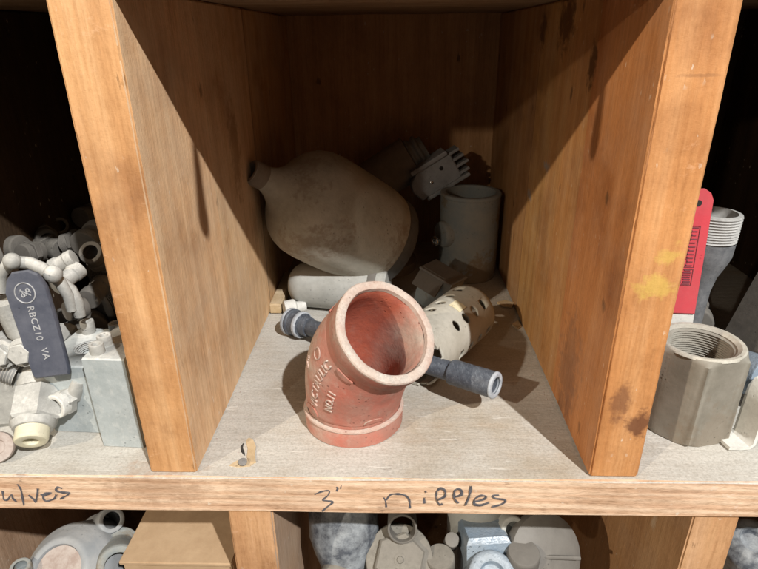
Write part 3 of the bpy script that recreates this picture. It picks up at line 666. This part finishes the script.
# lever handle
lv0, lv1 = at(55, 375, 'y', .046), at(24, 270, 'y', .062)
lz = (lv1-lv0).normalized(); lx = Vector((1, 0, 0)) - lz*lz.x; lx.normalize(); ly = lz.cross(lx)
if ly.y > 0: ly = -ly
LH = (lv1-lv0).length
lever = thing('valve_lever', 'long blue-black valve lever handle with circled emblem standing upright on the left', 'valve lever', lv0)
lp = [(-.0145, 0), (.0145, 0), (.0160, .004), (.0170, LH*.5), (.0165, LH-.014), (.0125, LH-.004), (.006, LH), (-.008, LH), (-.0135, LH-.005), (-.0175, LH-.015), (-.0165, LH*.5), (-.0155, .004)]
put('handle', prism(lp, lv0, lx, lz, ly, .0050, None, .0016), 'lever', lever)
def on_lever(txt, u, v_, size, rot=-PI/2):
    v, f = text_mesh(txt, size, .0003); g = G(); c, s = math.cos(rot), math.sin(rot)
    g.add([lv0 + lx*(u + p.x*c - p.y*s) + lz*(v_ + p.x*s + p.y*c) + ly*(.0052 + p.z) for p in v], f, False); put('lettering', g, 'lever_mark', lever)
on_lever('RBCZ10', -.0025, LH*.685, .0080)
on_lever('VA', -.0015, LH*.29, .0080)
g = G(); cc_ = (-.001, LH*.805); tube([lv0 + lx*(cc_[0] + .0083*math.cos(2*PI*i/32)) + lz*(cc_[1] + .0083*math.sin(2*PI*i/32)) + ly*.0053 for i in range(33)], .0005, g, 6)
put('emblem', g, 'lever_mark', lever)
on_lever('%', -.0045, LH*.805+.0040, .0115)
put('emblem', tube([lv0 + lx*(-.006+.002*i) + lz*(LH*.805 + .004*math.sin(i*1.9)) + ly*.0053 for i in range(6)], .0004, None, 5), 'lever_mark', lever)

# yoke with ball ends behind lever
yk = thing('valve_yoke', 'curved white-dusted valve yoke with ball ends arching over the black lever', 'valve yoke', at(30, 300, 'y', .085))
ys = [(2, 292), (1, 275), (8, 264), (18, 262), (30, 263), (42, 268), (52, 275), (60, 282), (68, 295), (72, 310)]
YP = [at(a, b, 'y', .078 + .0006*i) for i, (a, b) in enumerate(ys)]
put('arch', tube(YP, [.0042, .0046, .0050, .0052, .0052, .0052, .0052, .0050, .0046, .0044], None, 14), 'zinc_white', yk)
def ball(c, r, g=None, n=20):
    return lathe(Vector(c)-Vector((0, 0, r)), (0, 0, 1), [(r-r*math.cos(PI*i/12), max(.00005, r*math.sin(PI*i/12))) for i in range(13)], n, g)
put('ball_end', ball(at(12, 261, 'y', .074), .0068), 'zinc_white', yk)
put('ball_end', ball(at(53, 274, 'y', .074), .0075), 'zinc_white', yk)
put('stem', tube([at(5, 300, 'y', .085), at(20, 330, 'y', .09), at(36, 340, 'y', .09)], .011, None, 20), 'zinc_white', yk)

# cross handle fittings right of the yoke
def pipe_fit(name, label, cat, p0, p1, r, mat, hexr=None, bore=True, group=None):
    d = (p1-p0); L = d.length; d.normalize()
    t = thing(name, label, cat, (p0.x, p0.y, p0.z-r), group)
    pr = [(0, .0001), (0, r*.92), (L*.04, r), (L*.30, r), (L*.34, r*.86), (L*.66, r*.86), (L*.70, r), (L*.96, r), (L, r*.93)]
    pr += [(L, r*.62), (L-r*.9, r*.60), (L-r*.9, .0001)] if bore else [(L, .0001)]
    pr = rnd(pr, r*.08)
    def thr_(a, b):   # ridged thread between two distances along the barrel
        k = max(4, int((b-a)/.0016)); return [(a + (b-a)*i/(2*k), r if i % 2 else r*.93) for i in range(2*k+1)]
    out = []
    for q in pr:
        if L*.06 < q[0] < L*.29 or L*.71 < q[0] < L*.94: continue
        out.append(q)
    i1 = max(i for i, q in enumerate(out) if q[0] <= L*.06 and i < len(out)-4); out = out[:i1+1] + thr_(L*.08, L*.27) + out[i1+1:]
    put('barrel', lathe(p0, d, out, 32), mat, t)
    if hexr:
        x, y, z = frame(d); put('hexagon', prism(hexpoly(hexr, .2), p0 + d*L*.36, x, y, z, L*.28, None, r*.06), mat, t)
    return t
def P(px, py, y): return at(px, py, 'y', y)
pipe_fit('pipe_nipple', 'white dusty pipe stub crossing above the right ball end of the yoke', 'pipe nipple', P(56, 288, .10), P(80, 268, .125), .0085, 'zinc_white', None)
pipe_fit('pipe_nipple', 'rounded white dusty pipe end at the top of the valve heap', 'pipe nipple', P(52, 268, .12), P(74, 257, .125), .0078, 'zinc_white', None, False)
g = G(); tube([P(62, 283, .088), P(70, 290, .088), P(77, 302, .088), P(80, 316, .088)], [.0052, .0056, .0054, .0048], g, 14)
put('curved_arm', g, 'zinc_white', None, 'curved white-dusted iron arm right of the yoke with tick marks', 'iron arm')
# big body at far left with hexagon bolts
vb = Vector((-.338, .095, 0))
val = thing('ball_valve_body', 'bulky white-dusted valve body with hexagon bolt at the left edge of the photo', 'valve body', vb)
put('body', box(vb + Vector((0, 0, .036)), .066, .070, .072, None, Matrix.Rotation(.12, 3, 'Z'), .006), 'zinc_white', val)
for c in ((2, 354), (24, 352)):
    p = at(c[0], c[1], 'y', .052); x, y, z = frame(Vector((.1, -1, .25)))
    put('hexagon_bolt', prism(hexpoly(.0095, .2), p, x, y, z, .009, None, .001), 'zinc_white', val)
    put('flange', lathe(p, z, rnd([(-.004, .0001), (-.004, .0125), (.002, .0125), (.002, .0001)], .0008), 28), 'zinc_white', val)
# hose fitting with cream nozzle
n0 = at(31, 441, 'y', .018); nd = Vector((.22, -.80, -.46)).normalized(); nx, ny, nz = frame(nd)
nz_t = thing('nozzle_fitting', 'white-dusted hexagon fitting with a cream plastic ring nozzle pointing at the viewer', 'nozzle fitting', (n0.x, n0.y, 0))
put('hexagon', prism(hexpoly(.0205, .1), n0 - nd*.046, nx, ny, nd, .030, None, .002), 'zinc_white', nz_t)
put('shoulder', lathe(n0, nd, rnd([(-.017, .0001), (-.017, .0175), (-.010, .0150), (-.010, .0001)], .001), 32), 'zinc_white', nz_t)
put('nozzle', lathe(n0, nd, rnd([(-.012, .0128), (-.001, .0128), (.001, .0118), (.001, .0058), (-.010, .0050), (-.010, .0001)], .0012), 36), 'nozzle', nz_t)
put('elbow_body', tube([n0 - nd*.046, n0 - nd*.062, n0 - nd*.075 + Vector((-.008, 0, .002))], [.017, .0185, .016], None, 24), 'zinc_white', nz_t)
put('threads', lathe(n0 - nd*.062, Vector((-.8, -.1, .5)), [(.016 + .0012*i, .0155 if i % 2 else .0170) for i in range(12)] + [(.030, .0001)], 32), 'thread_steel', nz_t)
dk = at(2, 447, 'z', .012)
put('rusty_washer', lathe(dk + Vector((-.002, 0, 0)), (.2, -.75, .55), rnd([(0, .0001), (0, .0125), (.005, .0125), (.005, .006), (.003, .0055), (.003, .0001)], .0008), 28), 'brown_stone', None, 'brown rusty round plug at the left edge beside the cream nozzle', 'plug')

# dim heap behind
GRP = 'dim dusty fittings heaped at the back of the left bay'
heap = [('pipe_nipple', 'dim stubby nipple with open round end facing forward, above the black lever', P(14, 222, .30), P(27, 235, .25), .016, .019),
        ('pipe_nipple', 'dim thick fitting tucked against the left divider near the top of the heap', P(100, 232, .20), P(84, 246, .17), .019, None),
        ('pipe_nipple', 'dim dusty fitting with dark open end just left of the divider', P(108, 262, .17), P(90, 252, .14), .014, .017),
        ('pipe_nipple', 'dim stub lying low between the curved arm and the divider', P(88, 300, .12), P(104, 283, .15), .013, None),
        ('pipe_nipple', 'dim horizontal nipple in the middle of the dark left heap', P(35, 245, .24), P(62, 250, .22), .015, .018),
        ('pipe_nipple', 'dim brownish fitting just above the left ball end of the yoke', P(-5, 250, .2), P(22, 248, .19), .017, None),
        ('pipe_nipple', 'dim dusty fitting at the far left edge of the dark heap', P(-20, 225, .30), P(4, 222, .30), .018, .021),
        ('pipe_nipple', 'dim small stub highest beside the divider in the dark heap', P(96, 212, .33), P(80, 218, .30), .016, None)]
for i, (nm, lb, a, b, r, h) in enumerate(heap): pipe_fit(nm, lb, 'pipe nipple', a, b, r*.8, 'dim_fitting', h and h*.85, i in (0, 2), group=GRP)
more = [('at the left edge, level with the lever top', P(-14, 262, .16), P(4, 258, .17), .012, .014),
        ('directly behind the emblem end of the lever', P(22, 255, .17), P(40, 251, .19), .011, .013),
        ('high in the shade left of the middle, end facing forward', P(40, 232, .27), P(48, 240, .23), .012, .014),
        ('in the shade right of the arching yoke, lying level', P(64, 244, .22), P(88, 238, .22), .011, .013),
        ('leaning steeply against the divider in the shade', P(98, 262, .16), P(92, 236, .19), .011, .013),
        ('just under the curved arm, half hidden', P(66, 312, .10), P(86, 306, .115), .009, .011),
        ('highest at the left edge in the darkness', P(-6, 216, .33), P(12, 212, .33), .014, .017),
        ('small one in the middle of the darkness above the yoke', P(52, 220, .31), P(60, 226, .28), .010, .012)]
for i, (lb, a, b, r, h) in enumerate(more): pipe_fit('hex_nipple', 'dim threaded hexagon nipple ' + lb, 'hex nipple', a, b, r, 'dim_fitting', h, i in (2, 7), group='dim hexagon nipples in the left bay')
# lower layers the visible ones rest on
for i, (x, y, z, an) in enumerate([(-.30, .17, .022, .3), (-.25, .19, .022, 1.2), (-.35, .22, .022, 2.0), (-.28, .27, .025, .1), (-.34, .32, .025, 1.4), (-.25, .33, .025, .8), (-.25, .15, .05, 2.3),
                                   (-.31, .24, .05, .9), (-.26, .25, .05, .2), (-.355, .29, .05, 1.9), (-.30, .32, .07, 1.1), (-.23, .29, .07, 2.6), (-.33, .27, .075, .2), (-.27, .26, .08, 1.6), (-.36, .17, .025, .2), (-.36, .24, .025, .8)]):
    d = Vector((math.cos(an), math.sin(an), .15*math.sin(i*2.1))); c = Vector((x, y, z))
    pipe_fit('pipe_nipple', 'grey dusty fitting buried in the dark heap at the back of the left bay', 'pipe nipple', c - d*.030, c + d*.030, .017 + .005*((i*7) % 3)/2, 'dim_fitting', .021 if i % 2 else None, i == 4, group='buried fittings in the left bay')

# ------------------------------------------------------------------ right bay
hc0 = Vector((.2620, .0755, 0))
hexn = thing('hex_coupling', 'heavy dusty steel hexagon coupling standing upright with threaded bore', 'coupling', hc0)
RH = .0385; HH = .084
ang = math.radians(-107)
poly = hexpoly(RH, ang)
def hexring(z0, z1, ri, mat, nm):
    g = G(); n = 72; v = []; f = []
    def hr(a, rmax):  # hexagon radius limited by turned chamfer
        q = (a - ang) % (PI/3) - PI/6; return min(RH*math.cos(PI/6)/math.cos(q), rmax)
    prof = [(z0, .9, ri), (z0, 0, RH*.90), (z0+.003, 0, RH), (z1-.0045, 0, RH*1.001), (z1-.001, 0, RH*.90), (z1, 0, RH*.875)]
    rings = []
    for (z, _, rm) in prof:
        rings.append([hc0 + Vector((math.cos(ang+2*PI*i/n)*hr(ang+2*PI*i/n, rm), math.sin(ang+2*PI*i/n)*hr(ang+2*PI*i/n, rm), z)) for i in range(n)])
    for r_ in rings: v += r_
    for j in range(len(rings)-1):
        for i in range(n):
            i2 = (i+1) % n; f.append((j*n+i, j*n+i2, (j+1)*n+i2, (j+1)*n+i))
    g.add(v, f); return put(nm, g, mat, hexn)
hexring(0.0005, HH, .026, 'hex_steel', 'body')
bore = [(HH, RH*.875), (HH+.0004, RH*.84), (HH, .0292), (HH-.003, .0268)] + [(HH-.004-.0011*i, .0262 if i % 2 else .0250) for i in range(30)] + [(.034, .024), (.034, .0001)]
put('threaded_bore', lathe(hc0, (0, 0, 1), bore, 64), 'hex_steel', hexn)
put('rim', lathe(hc0, (0, 0, 1), [(HH-.0012, RH*.895), (HH+.0002, RH*.875), (HH+.0009, RH*.85), (HH+.0007, .0300), (HH-.0018, .0270)], 64), 'hex_rim', hexn)
put('debris', lathe(hc0 + Vector((.002, .004, .034)), (0, 0, 1), [(.0, .0235), (.009, .021), (.013, .014), (.014, .005), (.012, .0001)], 24), 'dim_fitting', hexn)

# red flat tool
r1 = at(698, 188, 'y', .135); rq = at(676, 322, 'y', .122); r0 = rq + (rq-r1)*(rq.z/(r1.z-rq.z))
rz = (r1-r0).normalized(); rx = (Vector((1, -.12, 0)) - rz*Vector((1, -.12, 0)).dot(rz)).normalized(); ry = rz.cross(rx)
if ry.y > 0: ry = -ry
RL = (r1-r0).length
red = thing('putty_scraper', 'red plastic handled flat tool with dark print leaning behind the hex coupling', 'scraper', (r0.x, r0.y, 0))
w2 = .0125
put('handle', prism([(-w2, .088), (w2, .088), (w2*.95, RL-.009), (w2*.75, RL-.0035), (w2*.35, RL), (-w2*.35, RL), (-w2*.75, RL-.0035), (-w2*.95, RL-.009)], r0, rx, rz, ry, .006, None, .0014), 'red_plastic', red)
put('blade', prism([(-w2*1.1, .002), (w2*1.1, .002), (w2*1.05, .104), (-w2*1.05, .104)], r0 + ry*.0015, rx, rz, ry, .0020, None, .0004), 'bracket', red)
def on_red(txt, u, v_, size, mat='red_ink', rot=PI/2, ns='lettering'):
    v, f = text_mesh(txt, size, .0002); g = G(); c, s = math.cos(rot), math.sin(rot)
    g.add([r0 + rx*(u + p.x*c - p.y*s) + rz*(v_ + p.x*s + p.y*c) + ry*(.0062 + p.z) for p in v], f, False); put(ns, g, mat, red)
def red_print(u0, u1, v0, v1, n, solid):
    g = G()
    def bar(a, b, c, d, h=.0062):
        g.add([r0 + rx*x + rz*z + ry*h2 for h2 in (h, h+.0003) for x, z in ((a, c), (b, c), (b, d), (a, d))], [(4, 5, 6, 7), (0, 1, 5, 4), (1, 2, 6, 5), (2, 3, 7, 6), (3, 0, 4, 7), (3, 2, 1, 0)], False)
    rn = random.Random(n)
    bar(u0, u0+.0005, v0, v1); bar(u1-.0005, u1, v0, v1); bar(u0, u1, v0, v0+.0005); bar(u0, u1, v1-.0005, v1)
    for k in range(n):
        z = v0 + (v1-v0)*(k+.5)/n; hh = (v1-v0)/n*(.62 if solid else .30)
        a = u0 + .0012 + rn.random()*.0015; b = u1 - .0012 - rn.random()*.0015
        bar(a, b, z-hh/2, z+hh/2)
        if not solid: bar(a, a+.0011, z-(v1-v0)/n*.4, z+(v1-v0)/n*.4)
    put('print_block', g, 'red_ink', red)
red_print(-.0045, .0050, .116, .131, 7, True)
red_print(-.0045, .0050, .1325, .170, 11, False)
put('hang_hole_disc', lathe(r0 + rz*(RL-.012) + ry*.0055, ry, [(0, .0028), (.0009, .0028), (.0009, .0001)], 18), 'dark_hole', red)  # dark disc on the handle, its colour stands in for shade in a hole

# black swage nipple
sw0 = at(709, 221, 'y', .172); sw0.z = 0
swg = thing('swage_nipple', 'black forged pipe nipple with bright threaded top standing behind the red tool', 'pipe nipple', sw0)
put('body', lathe(sw0, (0.02, 0, 1), rnd([(0, .0001), (0, .0135), (.09, .0135), (.105, .0160), (.120, .0215), (.128, .0238), (.1415, .0240)], .001), 48), 'swage', swg)
thr = [(.1415 + .0013*i, (.0243 if i % 2 else .0228) + .0) for i in range(20)] + [(.168, .0236), (.1685, .0200), (.14, .0190), (.10, .015), (.10, .0001)]
put('threads', lathe(sw0, (0.02, 0, 1), thr, 56), 'thread_steel', swg)

# bent bracket
bk = thing('bent_bracket', 'bent white-painted flat steel bracket at the right edge beside the hex coupling', 'bracket', at(745, 430, 'z', 0))
pts = [at(719, 441, 'z', .002), at(731, 441, 'z', .003), at(740, 439, 'z', .005), at(744, 430, 'z', .008)]
def strip(pts, wvec, th, g=None):
    g = g or G(); v = []; f = []; k = len(pts)
    for i, p in enumerate(pts):
        t = (pts[min(i+1, k-1)] - pts[max(i-1, 0)]).normalized(); nn = t.cross(wvec).normalized()
        for a, b in ((-.5, -.5), (.5, -.5), (.5, .5), (-.5, .5)): v.append(p + wvec*a + nn*th*b)
    for i in range(k-1):
        for j in range(4): f.append((i*4+j, i*4+(j+1) % 4, (i+1)*4+(j+1) % 4, (i+1)*4+j))
    f += [(0, 1, 2, 3), tuple((k-1)*4+j for j in range(4))]
    g.add(v, f, False); return g
b0 = at(720, 440, 'z', .0035)
BP = [b0, b0 + Vector((.010, 0, -.0003)), b0 + Vector((.0165, .0, .0006)), b0 + Vector((.0195, .0, .004)), b0 + Vector((.0205, .001, .009)), b0 + Vector((.0225, .003, .030)), b0 + Vector((.024, .004, .046)), b0 + Vector((.028, .005, .052)), b0 + Vector((.040, .008, .056)), b0 + Vector((.055, .010, .057))]
put('strap', strip(BP, Vector((-.004, .022, 0)), .003), 'bracket', bk)
rb = at(757, 372, 'y', .09)
put('pale_fitting', lathe(Vector((rb.x+.012, .100, rb.z-.012)), (.2, -.9, .25), rnd([(-.03, .0001), (-.03, .020), (.010, .020), (.010, .012), (.005, .011), (.005, .0001)], .002), 32), 'blue_grey', None, 'pale blue-grey round fitting at the right edge behind the bent bracket', 'fitting')
put('iron_block', box(Vector((.425, .190, .060)), .072, .07, .14, None, Matrix.Rotation(.25, 3, 'Y') @ Matrix.Rotation(.3, 3, 'Z'), .003), 'dim_fitting', None, 'dim brownish iron block leaning at the right edge behind the coupling', 'iron block', loc=(.425, .190, 0))
for i, (x, y, z, an) in enumerate([(.29, .27, .022, .3), (.35, .25, .022, 1.2), (.33, .34, .022, 2.0), (.25, .33, .025, .1)]):
    d = Vector((math.cos(an), math.sin(an), 0)); c = Vector((x, y, z))
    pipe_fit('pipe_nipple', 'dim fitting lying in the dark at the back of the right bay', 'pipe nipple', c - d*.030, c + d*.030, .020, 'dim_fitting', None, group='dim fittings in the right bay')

# ------------------------------------------------------------------ lower bays
def L(px, py, y): return at(px, py, 'y', y)
# left lower : cardboard box, grey ported part, mottled bit
q0, q1 = L(126, 560, .020), L(230, 560, .020)
bxz = -.133
cb = thing('cardboard_box', 'plain tan cardboard box with closed flaps in the lower left bay', 'cardboard box', (-.205, .09, -.43))
put('carton', board(-.257, -.151, .030, .155, -.4285, bxz, .012, .0008, .0005, 31, .001), 'cardboard', cb)
put('flap', board(-.258, -.1500, .026, .094, bxz+.0005, bxz+.0045, .012, .0010, .0006, 32, .0008), 'cardboard', cb)
put('flap', board(-.257, -.1510, .097, .156, bxz+.0005, bxz+.0045, .012, .0010, .0006, 33, .0008), 'cardboard', cb)
pg = L(60, 572, .050); pdv = Vector((-.1, -.62, .78)).normalized()
gp_ = thing('pump_housing', 'grey round housing with a speckled brown opening in the lower left bay', 'housing', pg)
put('shell', lathe(pg, pdv, rnd([(-.09, .0001), (-.09, .050), (-.05, .055), (-.012, .048), (-.004, .040), (.004, .0335), (.006, .031), (.006, .0255), (.001, .0245), (.001, .0001)], .004), 56), 'pump_grey', gp_)
put('opening', lathe(pg, pdv, [(.003, .0245), (.0026, .010), (.003, .0001)], 40), 'brown_stone', gp_)
pipe_fit('pipe_nipple', 'mottled grey-brown fitting between the pale housing and the cardboard box', 'pipe nipple', L(120, 545, .10), L(118, 566, .045), .020, 'grey_cast', None)
pipe_fit('pipe_nipple', 'dark greenish fitting at the bottom left corner of the photo', 'pipe nipple', L(30, 590, .05), L(20, 566, .045), .010, 'grey_cast', .013)
pipe_fit('pipe_nipple', 'dim grey pipe end just below the shelf edge left of the cardboard box', 'pipe nipple', L(95, 528, .13), L(112, 520, .10), .014, 'pump_grey', None)
# middle lower
pm = L(348, 560, .060)
mt = thing('mottled_cone', 'mottled blue and white galvanised cone-shaped fitting hanging low left in the lower middle bay', 'cone fitting', pm)
put('shell', lathe(L(343, 505, .095), Vector((.05, -.45, -.9)), [(-.02, .0001), (-.02, .036), (.028, .036), (.045, .031), (.075, .019), (.095, .012), (.095, .0001)], 48), 'mottled', mt)
put('pale_knob_fitting', ball(L(337, 575, .05), .017), 'cap_tan', None, 'tan rounded fitting just under the mottled cone', 'fitting')
pc_ = L(400, 560, .050); cdir = Vector((.04, -.66, .75)).normalized(); ux, uy, uz = frame(cdir)
hx_ = thing('hexagon_cap', 'tan hexagon cap with raised centre dot in the lower middle bay', 'pipe cap', pc_)
put('hexagon', prism(hexpoly(.0262, .25), pc_ - cdir*.018, ux, uy, uz, .018, None, .002), 'cap_tan', hx_)
put('flange', lathe(pc_, cdir, rnd([(-.06, .0001), (-.06, .030), (-.020, .0345), (-.008, .0335), (-.008, .0001)], .002), 48), 'cap_tan', hx_)
put('centre_dot', lathe(pc_, cdir, [(-.001, .006), (.0004, .006), (.0006, .0045), (.0006, .0035), (.0022, .003), (.0024, .0001)], 24), 'cap_tan', hx_)
rp = L(402, 513, .100)
put('steel_ring', lathe(rp, Vector((0, -.8, .35)), rnd([(0, .0125), (0, .0148), (.04, .0148), (.04, .0125), (0, .0125)], .0008), 36), 'dim_fitting', None, 'dark ring pipe end just under the shelf edge above the hexagon cap', 'ring')
bp0 = L(478, 545, .050)
bl = thing('blue_valve_body', 'pale blue painted valve body with curved necks in the lower middle bay', 'valve body', bp0)
put('body', box(bp0 + Vector((.010, .028, -.046)), .044, .060, .075, None, Matrix.Rotation(.1, 3, 'Z') @ Matrix.Rotation(-.25, 3, 'X'), .005), 'blue_grey', bl)
put('neck', lathe(L(492, 576, .035), Vector((.05, -.55, .83)), rnd([(-.03, .0001), (-.03, .024), (.002, .023), (.004, .020), (.004, .012), (-.004, .011), (-.004, .0001)], .003), 40), 'blue_grey', bl)
put('riser', lathe(L(476, 516, .115), Vector((0, -.1, -1)), rnd([(-.03, .0001), (-.03, .031), (.06, .031), (.06, .0001)], .002), 40), 'capsule', bl)
put('lug', lathe(L(452, 540, .075), Vector((0, -.5, .8)), rnd([(-.03, .0001), (-.03, .0075), (.002, .0075), (.002, .0001)], .0015), 24), 'smooth_grey', bl)
ds = L(548, 556, .060); dd_ = Vector((.35, -.72, .60)).normalized()
dsc = thing('dished_disc', 'large smooth grey dished disc with a fold line in the lower middle bay', 'disc', ds)
put('dish', lathe(ds, dd_, [(-.014, .0001), (-.014, .040), (-.010, .0415), (-.002, .040), (.003, .030), (.006, .012), (.0065, .0001)], 64), 'smooth_grey', dsc)
put('centre_rib', tube([ds + dd_*.006 + Vector((-.02, 0, 0)), ds + dd_*.0078, ds + dd_*.005 + Vector((.030, .004, -.006))], .0022, None, 8), 'smooth_grey', dsc)
pipe_fit('pipe_nipple', 'grey tapered fitting upright between the blue valve body and the disc', 'pipe nipple', L(515, 600, .06), L(524, 552, .05), .016, 'smooth_grey', None, False)
pipe_fit('pipe_nipple', 'pale fitting just under the shelf edge right of the blue valve body', 'pipe nipple', L(502, 516, .11), L(514, 530, .075), .013, 'capsule', None)
pipe_fit('pipe_nipple', 'grey tapered fitting between the hexagon cap and the blue valve body', 'pipe nipple', L(440, 600, .07), L(440, 556, .06), .015, 'cap_tan', None, False)
# right lower
rl = L(752, 545, .05)
put('speckled_casting', lathe(Vector((rl.x+.010, rl.y+.02, rl.z-.05)), Vector((-.1, -.3, 1)), rnd([(-.03, .0001), (-.03, .028), (.045, .028), (.055, .020), (.055, .012), (.045, .011), (.045, .0001)], .003), 40), 'mottled', None, 'dark speckled round casting in the lower right corner', 'casting')

# grit and crumbs of wood and rust lying on the shelf, nobody could count them
rn = random.Random(3); g = G()
for i in range(420):
    if i % 3 == 0: x, y = A - .002 - abs(rn.gauss(0, .018)), rn.uniform(.02, .40)
    elif i % 3 == 1: x, y = -A + .002 + abs(rn.gauss(0, .012)), rn.uniform(.02, .34)
    else: x, y = rn.uniform(-.31, .31), rn.uniform(.006, .34)
    if A-.001 < abs(x) < A+T+.001: continue
    if (x-EC.x)**2 + (y-EC.y)**2 < .047**2: continue
    r = .00025 + .0007*rn.random()**3; a = rn.uniform(0, PI)
    vs = [Vector((x + r*rn.uniform(.6, 1.5)*math.cos(a+k*2*PI/5), y + r*rn.uniform(.6, 1.3)*math.sin(a+k*2*PI/5), .0001)) for k in range(5)] + [Vector((x, y, r*rn.uniform(.6, 1.1)+.0004))]
    g.add(vs, [(0, 1, 5), (1, 2, 5), (2, 3, 5), (3, 4, 5), (4, 0, 5), (4, 3, 2, 1, 0)], False)
o = put('grit', g, 'brown_stone', None, 'fine brown grit and crumbs scattered over the dusty shelf', 'grit', loc=(0, 0, 0)); o['kind'] = 'stuff'
